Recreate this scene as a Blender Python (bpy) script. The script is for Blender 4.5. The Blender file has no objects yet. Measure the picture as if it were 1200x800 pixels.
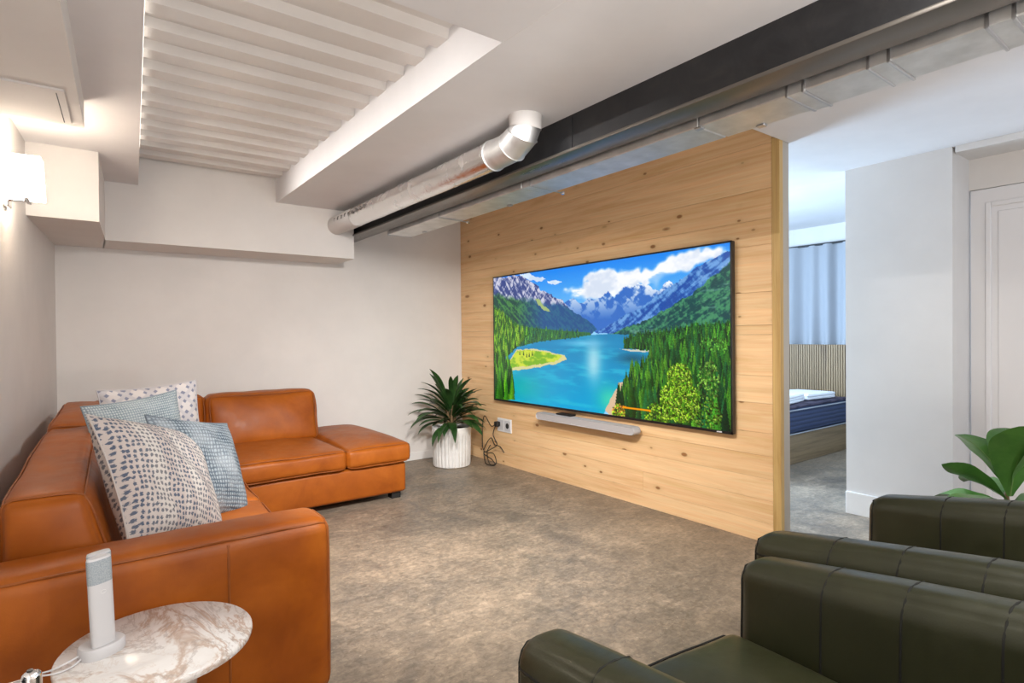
import bpy, bmesh, math, random
import numpy as np
from mathutils import Vector, Matrix

scn = bpy.context.scene
COL = scn.collection
R = math.radians

# ------------------------------------------------------------------ camera
# room frame: +Y runs along the timber television wall, +X along the back wall
YAW, PITCH, ROLL, CAMH = R(36.85), R(0.54), R(0.55), 1.2
fw = Vector((math.sin(YAW), math.cos(YAW), 0)); rt = Vector((math.cos(YAW), -math.sin(YAW), 0)); up = Vector((0, 0, 1))
def level(x, y, z): return rt * x - up * y + fw * z          # x right, y down, z forward
def cam_axis(x, y, z):
    cr, sr, cp, sp = math.cos(ROLL), math.sin(ROLL), math.cos(PITCH), math.sin(PITCH)
    x, y = cr * x - sr * y, sr * x + cr * y
    y, z = cp * y + sp * z, -sp * y + cp * z
    return level(x, y, z)
ax, ay, az = cam_axis(1, 0, 0), cam_axis(0, -1, 0), cam_axis(0, 0, -1)
cd = bpy.data.cameras.new('camera'); cam = bpy.data.objects.new('camera', cd); COL.objects.link(cam)
cam.matrix_world = Matrix(((ax.x, ay.x, az.x, 0), (ax.y, ay.y, az.y, 0), (ax.z, ay.z, az.z, CAMH), (0, 0, 0, 1)))
cd.sensor_width = 36; cd.lens = 666 * 36 / 1200; cd.clip_start = 0.02; cd.clip_end = 100
scn.camera = cam

# ------------------------------------------------------------------ light
w = bpy.data.worlds.new('daylight'); scn.world = w; w.use_nodes = True
bg = w.node_tree.nodes['Background']
bg.inputs[0].default_value = (0.68, 0.82, 1.0, 1); bg.inputs[1].default_value = 3.0
def area(name, loc, rot, sx, sy, power, col):
    l = bpy.data.lights.new(name, 'AREA'); l.shape = 'RECTANGLE'; l.size = sx; l.size_y = sy
    l.energy = power; l.color = col
    o = bpy.data.objects.new(name, l); COL.objects.link(o); o.location = loc; o.rotation_euler = rot
    return o
area('added_panel_light', (0.35, -1.1, 2.215), (0, 0, 0), 1.1, 0.55, 12, (1.0, 0.975, 0.945))  # this and the next panel are added fill, out of view
area('added_panel_light', (1.0, 0.35, 2.215), (0, 0, 0), 1.1, 0.55, 17, (1.0, 0.975, 0.945))
area('added_bedroom_light', (3.95, 4.55, 1.5), (R(-90), 0, 0), 1.2, 1.3, 215, (0.52, 0.74, 1.0))  # unseen area light added to cool and brighten the hall
def spot(loc, aim, power, col, angle=88, blend=1.0, rad=0.10):
    l = bpy.data.lights.new('added_spot_light', 'SPOT'); l.energy = power; l.color = col; l.spot_size = R(angle); l.spot_blend = blend; l.shadow_soft_size = rad
    o = bpy.data.objects.new('added_spot_light', l); COL.objects.link(o); o.location = loc
    o.rotation_euler = (Vector(aim) - Vector(loc)).to_track_quat('-Z', 'Y').to_euler(); return o
ADDED_SPOTS = (((1.25, 1.0, 2.12), (1.55, 3.9, 0.35), 250), ((.5, 1.30, 2.12), (2.2, 3.0, 0.2), 310))  # spots added out of view to light the middle of the room
for loc, aim, pw in ADDED_SPOTS: spot(loc, aim, pw, (1.0, 0.975, 0.945))
def point(name, loc, power, col, rad):
    l = bpy.data.lights.new(name, 'POINT'); l.energy = power; l.color = col; l.shadow_soft_size = rad
    o = bpy.data.objects.new(name, l); COL.objects.link(o); o.location = loc; return o
ADDED_GLOBES = ((0.95, -0.65, 0.78, 105),)  # globe light added behind the viewer to lift the ceiling
for x, y, z, pw in ADDED_GLOBES: point('added_globe_light', (x, y, z), pw, (1.0, 0.975, 0.945), 0.16)
# LED strip added out of sight to brighten the ceiling bay's far side
ADDED_STRIP = area('added_strip_light', (0.214, 2.95, 2.399), (0, R(-75), R(-3.15)), 0.014, 2.5, 5.2, (1.0, 0.97, 0.935))
ADDED_STRIP.data.spread = R(50)
vs = scn.view_settings
vs.view_transform = 'Standard'; vs.look = 'None'; vs.gamma = 1.0; vs.use_curve_mapping = False
vs.exposure = 0.12

# ------------------------------------------------------------------ materials
MATS = {}
class NT:
    def __init__(s, name, rough=0.6, metal=0.0, color=(0.8, 0.8, 0.8), spec=None):
        s.m = bpy.data.materials.new(name); s.m.use_nodes = True; s.t = s.m.node_tree
        s.b = s.t.nodes['Principled BSDF']; MATS[name] = s.m
        s.b.inputs['Base Color'].default_value = (*color, 1); s.b.inputs['Roughness'].default_value = rough
        s.b.inputs['Metallic'].default_value = metal
        if spec is not None: s.b.inputs['Specular IOR Level'].default_value = spec
        s.co = None
    def n(s, kind, **k):
        o = s.t.nodes.new(kind)
        for a, v in k.items():
            if a in o.inputs: o.inputs[a].default_value = v
            else: setattr(o, a, v)
        return o
    def l(s, a, b): s.t.links.new(a, b)
    def coord(s, kind='Object', scale=(1, 1, 1), rot=(0, 0, 0), loc=(0, 0, 0)):
        if kind == 'World':
            src = s.n('ShaderNodeNewGeometry').outputs['Position']
        else: src = s.n('ShaderNodeTexCoord').outputs[kind]
        mp = s.n('ShaderNodeMapping'); mp.inputs['Scale'].default_value = scale; mp.inputs['Rotation'].default_value = rot; mp.inputs['Location'].default_value = loc
        s.l(src, mp.inputs['Vector']); return mp.outputs['Vector']
    def noise(s, v, scale, detail=4, rough=0.55, dist=0.0):
        o = s.n('ShaderNodeTexNoise'); o.inputs['Scale'].default_value = scale; o.inputs['Detail'].default_value = detail
        o.inputs['Roughness'].default_value = rough; o.inputs['Distortion'].default_value = dist
        s.l(v, o.inputs['Vector']); return o.outputs['Fac']
    def ramp(s, f, stops, interp='LINEAR'):
        o = s.n('ShaderNodeValToRGB'); e = o.color_ramp; e.interpolation = interp
        while len(e.elements) < len(stops): e.elements.new(0.5)
        for q, (p, c) in zip(e.elements, stops):
            q.position = p; q.color = (*c, 1) if len(c) == 3 else c
        s.l(f, o.inputs['Fac']); return o.outputs['Color']
    def mix(s, f, a, b, mode='MIX'):
        o = s.n('ShaderNodeMix', data_type='RGBA', blend_type=mode)
        for sock, v in ((o.inputs[0], f), (o.inputs[6], a), (o.inputs[7], b)):
            if isinstance(v, (int, float)): sock.default_value = v
            elif isinstance(v, tuple): sock.default_value = (*v, 1)
            else: s.l(v, sock)
        return o.outputs[2]
    def math(s, op, a, b=None, c=None):
        o = s.n('ShaderNodeMath', operation=op)
        for i, v in enumerate((a, b, c)):
            if v is None: continue
            if isinstance(v, (int, float)): o.inputs[i].default_value = v
            else: s.l(v, o.inputs[i])
        return o.outputs[0]
    def color(s, c): s.l(c, s.b.inputs['Base Color']); return s
    def rough(s, c): s.l(c, s.b.inputs['Roughness']); return s
    def bump(s, h, strength=0.3, dist=0.01):
        o = s.n('ShaderNodeBump'); o.inputs['Strength'].default_value = strength; o.inputs['Distance'].default_value = dist
        s.l(h, o.inputs['Height']); s.l(o.outputs['Normal'], s.b.inputs['Normal']); return s

def plaster(name, col, var=0.04):
    m = NT(name, 0.75, spec=0.3); v = m.coord('World')
    f = m.noise(v, 2.2, 5, 0.6)
    lo = tuple(c * (1 - var) for c in col); hi = tuple(min(1, c * (1 + var)) for c in col)
    m.color(m.ramp(f, [(0.3, lo), (0.7, hi)])).bump(m.noise(v, 90, 3), 0.06, 0.004)
plaster('wall_paint', (0.72, 0.685, 0.655)); plaster('ceiling_paint', (0.75, 0.735, 0.74)); plaster('hall_paint', (0.68, 0.655, 0.635))
plaster('grey_paint', (0.45, 0.41, 0.36)); plaster('trim_white', (0.78, 0.76, 0.74), 0.02); plaster('door_white', (0.76, 0.74, 0.74), 0.02)

m = NT('concrete', 0.5, spec=0.35); v = m.coord('World')
warp = m.noise(v, 1.1, 6, 0.62, 1.2); big = m.noise(v, 4.6, 8, 0.68, 0.8); fine = m.noise(v, 36, 6, 0.7, 0.8)
str_ = m.noise(m.coord('World', (1, 3.2, 1), (0, 0, R(35))), 9, 5, 0.7, 1.5)
c1 = m.ramp(warp, [(0.34, (0.135, 0.113, 0.090)), (0.5, (0.240, 0.190, 0.140)), (0.66, (0.37, 0.28, 0.195))])
c2 = m.ramp(big, [(0.36, (0.14, 0.120, 0.100)), (0.52, (0.265, 0.212, 0.158)), (0.68, (0.42, 0.325, 0.235))])
c = m.mix(0.6, c1, c2); c = m.mix(0.75, c, m.ramp(str_, [(0.3, (0.36,) * 3), (0.52, (0.5,) * 3), (0.7, (0.66,) * 3)]), 'OVERLAY')
c = m.mix(0.7, c, m.ramp(fine, [(0.32, (0.3,) * 3), (0.5, (0.5,) * 3), (0.68, (0.7,) * 3)]), 'OVERLAY')
sp = m.noise(v, 62, 2, 0.5); c = m.mix(m.ramp(sp, [(0.69, (0, 0, 0)), (0.735, (0.55, 0.55, 0.55))]), c, (0.52, 0.44, 0.34))
m.color(c).rough(m.ramp(big, [(0.3, (0.36,) * 3), (0.7, (0.56,) * 3)])); m.bump(fine, 0.12, 0.004)

def wood(name, base, dark, knot, along=1, kn=True, gs=1.0):
    m = NT(name, 0.48, spec=0.35)
    oi = m.n('ShaderNodeObjectInfo')
    geo = m.n('ShaderNodeNewGeometry'); add = m.n('ShaderNodeVectorMath', operation='MULTIPLY_ADD')
    cmb = m.n('ShaderNodeCombineXYZ')
    for i in range(3): m.l(oi.outputs['Random'], cmb.inputs[i])
    m.l(cmb.outputs[0], add.inputs[0]); add.inputs[1].default_value = (0.0, 7.3, 0.0) if kn else (3, 5, 7); m.l(geo.outputs['Position'], add.inputs[2])
    def mp(sc):
        o = m.n('ShaderNodeMapping'); o.inputs['Scale'].default_value = sc; m.l(add.outputs[0], o.inputs['Vector']); return o.outputs['Vector']
    st = [1, 1, 1]; st[along] = 0.07
    g1 = m.noise(mp(tuple(st)), 16 * gs, 5, 0.6, 0.7); st[along] = 0.02; g2 = m.noise(mp(tuple(st)), 110 * gs, 3, 0.6, 0.3)
    c = m.mix(g1, base, dark) if False else m.ramp(g1, [(0.34, dark), (0.5, base), (0.72, tuple(min(1, b * 1.12) for b in base))])
    c = m.mix(0.6, c, m.ramp(g2, [(0.3, (0.38,) * 3), (0.7, (0.6,) * 3)]), 'OVERLAY')
    c = m.mix(1.0, c, m.ramp(oi.outputs['Random'], [(0, (0.90, 0.88, 0.85)), (1, (1, 1, 1))]), 'MULTIPLY')
    if kn:
        for sc, rad, stp in (((0, 2.2, 6.2), 0.085, 1), ((0, 6.0, 11.0), 0.12, 2)):
            vo = m.n('ShaderNodeTexVoronoi', feature='F1'); vo.inputs['Scale'].default_value = 1.0; vo.inputs['Randomness'].default_value = 1
            m.l(mp((0, sc[1], sc[2])), vo.inputs['Vector'])
            # only some of the cells carry a knot
            sel = m.math('GREATER_THAN', m.n('ShaderNodeSeparateColor').outputs[0], 0.5)
            sepn = sel.node.inputs[0].links[0].from_node; m.l(vo.outputs['Color'], sepn.inputs[0]); sel.node.inputs[1].default_value = 0.40 if stp == 1 else 0.66
            rr = m.math('MULTIPLY_ADD', sepn.outputs[1], rad, rad * 0.5)
            k = m.math('DIVIDE', vo.outputs['Distance'], rr)
            core = m.math('MULTIPLY', m.math('SUBTRACT', 1.0, m.math('MINIMUM', k, 1.0)), sel)
            halo = m.math('MULTIPLY', m.math('SUBTRACT', 1.0, m.math('MINIMUM', m.math('MULTIPLY', k, 0.42), 1.0)), sel)
            c = m.mix(m.math('MULTIPLY', halo, 0.55), c, tuple(d * 0.8 for d in dark)); c = m.mix(m.math('MINIMUM', m.math('MULTIPLY', core, 2.2), 0.9), c, knot)
    m.color(c).bump(g2, 0.08, 0.002)
wood('pine', (0.85, 0.575, 0.315), (0.77, 0.485, 0.235), (0.26, 0.105, 0.03))
wood('pine_edge', (0.62, 0.42, 0.17), (0.52, 0.33, 0.12), (0.3, 0.15, 0.05), along=2, kn=False)
wood('bed_wood', (0.235, 0.16, 0.085), (0.17, 0.11, 0.055), (0.1, 0.05, 0.02), along=0, kn=False)
wood('slat_wood', (0.29, 0.195, 0.105), (0.20, 0.13, 0.07), (0.1, 0.05, 0.02), along=2, kn=False)

def leather(name, col, dark, light, rough):
    m = NT(name, rough, spec=0.32 if 'tan' in name else 0.5); v = m.coord('World')
    a = m.noise(v, 3.0, 4, 0.6, 0.5); b = m.noise(v, 14, 4, 0.65, 0.4)
    c = m.ramp(a, [(0.3, dark), (0.5, col), (0.72, light)]); c = m.mix(0.3, c, m.ramp(b, [(0.3, (0.38,) * 3), (0.7, (0.62,) * 3)]), 'OVERLAY')
    m.color(c)
    vo = m.n('ShaderNodeTexVoronoi'); vo.inputs['Scale'].default_value = 230; m.l(v, vo.inputs['Vector'])
    wr = m.noise(m.coord('World', (1, 1.3, 1)), 7, 3, 0.5, 0.6)
    h = m.math('ADD', m.math('MULTIPLY', vo.outputs['Distance'], 0.05), m.math('MULTIPLY', wr, 0.9))
    m.rough(m.ramp(b, [(0.3, (rough - 0.06,) * 3), (0.7, (rough + 0.08,) * 3)])); m.bump(h, 0.15, 0.010)
leather('tan_leather', (0.335, 0.083, 0.0055), (0.25, 0.056, 0.004), (0.41, 0.112, 0.010), 0.44)
leather('tan_piping', (0.27, 0.075, 0.014), (0.21, 0.055, 0.010), (0.33, 0.10, 0.02), 0.5)
leather('green_leather', (0.025, 0.0265, 0.0108), (0.020, 0.0213, 0.0087), (0.032, 0.033, 0.014), 0.37)
leather('green_seam', (0.006, 0.006, 0.004), (0.005, 0.005, 0.003), (0.008, 0.008, 0.005), 0.8)
NT('black_foot', 0.5, color=(0.012, 0.011, 0.010)); NT('black_plastic', 0.32, color=(0.010, 0.010, 0.011)); NT('cable_black', 0.5, color=(0.015, 0.013, 0.012))
NT('stitch', 0.7, color=(0.075, 0.074, 0.045))
m = NT('steel_paint', 0.5, 0.35, (0.030, 0.031, 0.034)); v = m.coord('World'); f = m.noise(v, 7, 6, 0.7, 0.6)
m.color(m.ramp(f, [(0.3, (0.020, 0.021, 0.024)), (0.55, (0.034, 0.034, 0.037)), (0.8, (0.055, 0.052, 0.05))])); m.rough(m.ramp(f, [(0.3, (0.42,) * 3), (0.7, (0.58,) * 3)]))
m = NT('flange_steel', 0.33, 0.75, (0.16, 0.145, 0.13)); v = m.coord('World', (1, 0.12, 1)); m.rough(m.ramp(m.noise(v, 14, 4), [(0.3, (0.27,) * 3), (0.7, (0.40,) * 3)]))
m = NT('galvanised', 0.48, 1.0, (0.74, 0.74, 0.74)); v = m.coord('World')
vo = m.n('ShaderNodeTexVoronoi'); vo.inputs['Scale'].default_value = 26; m.l(v, vo.inputs['Vector'])
m.color(m.ramp(m.noise(v, 9, 4), [(0.3, (0.62, 0.62, 0.61)), (0.7, (0.80, 0.80, 0.80))])); m.rough(m.ramp(vo.outputs['Color'], [(0, (0.44,) * 3), (1, (0.52,) * 3)]))
m = NT('foil', 0.2, 1.0, (0.86, 0.85, 0.84)); v = m.coord('World', (1, 0.35, 1)); m.bump(m.noise(v, 24, 5, 0.7, 1.0), 0.25, 0.008)
m.rough(m.ramp(m.noise(m.coord('World'), 10, 4), [(0.3, (0.14,) * 3), (0.7, (0.32,) * 3)]))
m = NT('pipe_paint', 0.6, 0.0, (0.60, 0.575, 0.56)); m.bump(m.noise(m.coord('World'), 40, 5, 0.7), 0.3, 0.006)
NT('chrome', 0.08, 1.0, (0.85, 0.85, 0.86)); NT('wire_metal', 0.3, 1.0, (0.55, 0.55, 0.56)); NT('ink', 0.7, color=(0.12, 0.11, 0.10))
NT('white_plastic', 0.35, color=(0.80, 0.80, 0.80)); NT('soft_white', 0.45, color=(0.60, 0.595, 0.61)); NT('soundbar_grey', 0.55, color=(0.42, 0.40, 0.40)); NT('hole_dark', 0.6, color=(0.03, 0.03, 0.03))
m = NT('felt_grey', 0.85, color=(0.34, 0.38, 0.41)); v = m.coord('World'); m.color(m.ramp(m.noise(v, 500, 2), [(0.3, (0.26, 0.30, 0.33)), (0.7, (0.42, 0.46, 0.49))]))
m = NT('pot_white', 0.5, color=(0.80, 0.79, 0.77)); v = m.coord('World'); m.color(m.ramp(m.noise(v, 6, 5, 0.65), [(0.28, (0.66, 0.64, 0.61)), (0.55, (0.82, 0.81, 0.79))]))
m = NT('soil', 0.95, color=(0.035, 0.022, 0.014)); m.bump(m.noise(m.coord('World'), 60, 4), 0.8, 0.01)
NT('pot_dark', 0.55, color=(0.09, 0.085, 0.08))
m = NT('marble', 0.22, spec=0.5); v = m.coord('Object', (1, 1, 1), (0, 0, R(40)))
def vein(sc, dist, lo, hi, st=(1, 0.45, 1)):
    q = m.noise(m.coord('Object', st, (0, 0, R(35))), sc, 7, 0.62, dist); return m.ramp(m.math('ABSOLUTE', m.math('SUBTRACT', q, 0.5)), [(lo, (1,) * 3), (hi, (0,) * 3)])
c = m.ramp(m.noise(v, 6, 5, 0.6, 0.8), [(0.32, (0.74, 0.71, 0.69)), (0.5, (0.86, 0.84, 0.82)), (0.7, (0.90, 0.89, 0.88))])
c = m.mix(m.math('MULTIPLY', vein(5.0, 1.5, 0.004, 0.034), 0.75), c, (0.53, 0.37, 0.27)); c = m.mix(m.math('MULTIPLY', vein(11, 1.2, 0.0, 0.02), 0.28), c, (0.60, 0.46, 0.36)); c = m.mix(m.math('MULTIPLY', vein(5, 2.2, 0.0, 0.022), 0.5), c, (0.42, 0.36, 0.33)); m.color(c)
m = NT('leaf_dark', 0.34, spec=0.5); v = m.coord('Object'); m.color(m.ramp(m.noise(v, 9, 3), [(0.3, (0.012, 0.040, 0.010)), (0.7, (0.040, 0.105, 0.024))]))
m = NT('leaf_fig', 0.28, spec=0.55); v = m.coord('Object'); m.color(m.ramp(m.noise(v, 7, 4), [(0.3, (0.035, 0.12, 0.018)), (0.7, (0.10, 0.24, 0.045))]))
m.bump(m.noise(v, 30, 3, 0.5), 0.3, 0.006)
NT('leaf_vein', 0.4, color=(0.17, 0.26, 0.08)); NT('stem_brown', 0.8, color=(0.16, 0.10, 0.045))
NT('glow_shade', 0.4, color=(1, 0.95, 0.88)); b = MATS['glow_shade'].node_tree.nodes['Principled BSDF']
b.inputs['Emission Color'].default_value = (1, 0.88, 0.74, 1); b.inputs['Emission Strength'].default_value = 20
NT('added_led_diffuser', 0.5, color=(0.9, 0.9, 0.88)); b = MATS['added_led_diffuser'].node_tree.nodes['Principled BSDF']  # glow of the added ceiling panels and bay strip
b.inputs['Emission Color'].default_value = (1, 0.92, 0.82, 1); b.inputs['Emission Strength'].default_value = 3
m = NT('curtain_cloth', 0.85, color=(0.33, 0.345, 0.375)); m.bump(m.noise(m.coord('World', (1, 1, 0.2)), 40, 3), 0.15, 0.004)
NT('linen_white', 0.85, color=(0.80, 0.80, 0.82))
m = NT('mattress_blue', 0.8); v = m.coord('World'); wv = m.n('ShaderNodeTexWave', wave_type='BANDS', bands_direction='Z'); wv.inputs['Scale'].default_value = 8; wv.inputs['Distortion'].default_value = 1; m.l(v, wv.inputs['Vector'])
m.color(m.ramp(wv.outputs['Fac'], [(0.0, (0.014, 0.022, 0.055)), (0.5, (0.028, 0.044, 0.105))])); m.bump(wv.outputs['Fac'], 0.3, 0.01)
m = NT('dark_cover', 0.75); v = m.coord('World'); m.color(m.ramp(m.noise(v, 8, 3, 0.5, 1), [(0.42, (0.025, 0.022, 0.05)), (0.58, (0.075, 0.06, 0.10))]))

# cushion fabrics: printed or woven patterns, in the cushion's own coordinates
def fabric(name):
    m = NT(name, 0.9, spec=0.2); return m
m = fabric('fabric_sprig'); uv = m.coord('UV', (1, 1, 1))
vo = m.n('ShaderNodeTexVoronoi', voronoi_dimensions='2D'); vo.inputs['Scale'].default_value = 34; vo.inputs['Randomness'].default_value = 0.35
m.l(m.coord('UV', (1.0, 0.75, 1), (0, 0, R(8))), vo.inputs['Vector']); nz = m.noise(uv, 90, 3, 0.6)
dd = m.math('ADD', vo.outputs['Distance'], m.math('MULTIPLY', m.math('SUBTRACT', nz, 0.5), 0.9))
msk = m.ramp(dd, [(0.26, (1, 1, 1)), (0.38, (0, 0, 0))]); band = m.noise(m.coord('UV', (1, 0.02, 1)), 7, 1)
basec = m.mix(m.ramp(band, [(0.45, (0,) * 3), (0.55, (1,) * 3)]), (0.55, 0.485, 0.455), (0.64, 0.60, 0.565))
m.color(m.mix(msk, basec, m.ramp(band, [(0.42, (0.10, 0.125, 0.18)), (0.6, (0.20, 0.20, 0.215))]))); m.bump(m.noise(uv, 160, 2), 0.25, 0.004)
def woven(name, lo, hi, sc, mixc, k=0.5):
    m = fabric(name); a = m.n('ShaderNodeTexWave', wave_type='BANDS', bands_direction='X'); a.inputs['Scale'].default_value = sc; a.inputs['Distortion'].default_value = 1.6; a.inputs['Detail'].default_value = 1; a.inputs['Detail Scale'].default_value = 4
    b = m.n('ShaderNodeTexWave', wave_type='BANDS', bands_direction='Y'); b.inputs['Scale'].default_value = sc * 0.8; b.inputs['Distortion'].default_value = 1.6; b.inputs['Detail'].default_value = 1; b.inputs['Detail Scale'].default_value = 4
    u = m.coord('UV'); m.l(u, a.inputs['Vector']); m.l(u, b.inputs['Vector'])
    f = m.math('MULTIPLY', a.outputs['Fac'], b.outputs['Fac']); c = m.ramp(f, [(0.08, lo), (0.35, hi)])
    c = m.mix(m.ramp(m.noise(u, 3.2, 3), [(0.4, (0,) * 3), (0.62, (k,) * 3)]), c, mixc); m.color(c); m.bump(f, 0.5, 0.008)
woven('fabric_blue', (0.075, 0.10, 0.13), (0.29, 0.34, 0.375), 10, (0.42, 0.46, 0.49))
woven('fabric_waffle', (0.20, 0.25, 0.28), (0.48, 0.53, 0.55), 13, (0.52, 0.56, 0.57), 0.35)
m = fabric('fabric_lattice'); u = m.coord('UV', (1, 1, 1), (0, 0, R(45)))
fs = []
for d in ('X', 'Y'):
    a = m.n('ShaderNodeTexWave', wave_type='BANDS', bands_direction=d); a.inputs['Scale'].default_value = 1.9; a.inputs['Distortion'].default_value = 1.2; a.inputs['Detail'].default_value = 2; a.inputs['Detail Scale'].default_value = 3; m.l(u, a.inputs['Vector']); fs.append(a.outputs['Fac'])
lat = m.math('MAXIMUM', *fs); c = m.ramp(lat, [(0.70, (0.20, 0.21, 0.28)), (0.80, (0.60, 0.555, 0.54))])
c = m.mix(m.ramp(m.math('MINIMUM', *fs), [(0.10, (1,) * 3), (0.18, (0,) * 3)]), c, (0.50, 0.47, 0.48)); m.color(c); m.bump(m.noise(m.coord('UV'), 150, 2), 0.25, 0.004)
# ------------------------------------------------------------------ mesh helpers
def link(name, me, mat, parent=None, smooth=None):
    o = bpy.data.objects.new(name, me); COL.objects.link(o)
    if mat and not me.materials: me.materials.append(MATS[mat])
    if parent: o.parent = parent
    if smooth is not None:
        for p in me.polygons: p.use_smooth = True
        if smooth < 179: me.set_sharp_from_angle(angle=R(smooth))
    return o
def mesh(name, V, Fc):
    me = bpy.data.meshes.new(name); me.from_pydata([tuple(v) for v in V], [], [tuple(f) for f in Fc]); me.update(); return me
def empty(name, loc=(0, 0, 0), rz=0.0, parent=None):
    o = bpy.data.objects.new(name, None); COL.objects.link(o); o.location = loc; o.rotation_euler = (0, 0, rz); o.empty_display_size = 0.1
    if parent: o.parent = parent
    return o
def tag(o, label=None, cat=None, group=None, kind=None):
    if label: o['label'] = label
    if cat: o['category'] = cat
    if group: o['group'] = group
    if kind: o['kind'] = kind
    return o
class MB:
    def __init__(s): s.V = []; s.F = []
    def add(s, V, Fc):
        n = len(s.V); s.V += [tuple(v) for v in V]; s.F += [tuple(i + n for i in f) for f in Fc]; return s
    def prism(s, pts, z0, z1):                         # polygon in plan (counter clockwise), extruded in z
        n = len(pts); V = [(x, y, z0) for x, y in pts] + [(x, y, z1) for x, y in pts]
        Fc = [tuple(range(n - 1, -1, -1)), tuple(range(n, 2 * n))] + [(i, (i + 1) % n, n + (i + 1) % n, n + i) for i in range(n)]
        return s.add(V, Fc)
    def box(s, x0, x1, y0, y1, z0, z1): return s.prism([(x0, y0), (x1, y0), (x1, y1), (x0, y1)], z0, z1)
    def bbox(s, x0, x1, y0, y1, z0, z1, r=0.005, seg=2):
        bm = bmesh.new(); bmesh.ops.create_cube(bm, size=1)
        for v in bm.verts: v.co = Vector(((x0 + x1) / 2 + v.co.x * (x1 - x0), (y0 + y1) / 2 + v.co.y * (y1 - y0), (z0 + z1) / 2 + v.co.z * (z1 - z0)))
        bmesh.ops.bevel(bm, geom=bm.edges[:], offset=r, segments=seg, profile=0.5, affect='EDGES')
        bm.verts.index_update(); s.add([v.co[:] for v in bm.verts], [[v.index for v in f.verts] for f in bm.faces]); bm.free(); return s
    def tube(s, pts, r, n=8, closed=False, caps=True):
        P = [Vector(p) for p in pts]; m = len(P); rs = r if isinstance(r, (list, tuple)) else [r] * m
        V = []; nrm = None
        for i in range(m):
            a = P[(i - 1) % m] if (closed or i > 0) else P[i]; b = P[(i + 1) % m] if (closed or i < m - 1) else P[i]
            t = (b - a).normalized()
            if nrm is None:
                nrm = Vector((0, 0, 1)) if abs(t.z) < 0.9 else Vector((1, 0, 0))
            nrm = (nrm - t * nrm.dot(t)).normalized(); bn = t.cross(nrm)
            for k in range(n):
                q = 2 * math.pi * k / n; V.append(P[i] + (nrm * math.cos(q) + bn * math.sin(q)) * rs[i])
        Fc = []
        for i in range(m if closed else m - 1):
            for k in range(n):
                a, b = i * n, ((i + 1) % m) * n; Fc.append((a + k, a + (k + 1) % n, b + (k + 1) % n, b + k))
        if caps and not closed: Fc += [tuple(range(n - 1, -1, -1)), tuple(range((m - 1) * n, m * n))]
        return s.add(V, Fc)
    def lathe(s, prof, n=32, c=(0, 0), rib=None):
        V = []
        for r, z in prof:
            for k in range(n):
                q = 2 * math.pi * k / n; rr = r + (rib(k, z) if rib else 0); V.append((c[0] + rr * math.cos(q), c[1] + rr * math.sin(q), z))
        Fc = []
        for i in range(len(prof) - 1):
            for k in range(n): Fc.append((i * n + k, i * n + (k + 1) % n, (i + 1) * n + (k + 1) % n, (i + 1) * n + k))
        Fc += [tuple(range(n - 1, -1, -1)), tuple(range((len(prof) - 1) * n, len(prof) * n))]
        return s.add(V, Fc)
    def done(s, name, mat, parent=None, smooth=None): return link(name, mesh(name, s.V, s.F), mat, parent, smooth)

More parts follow.
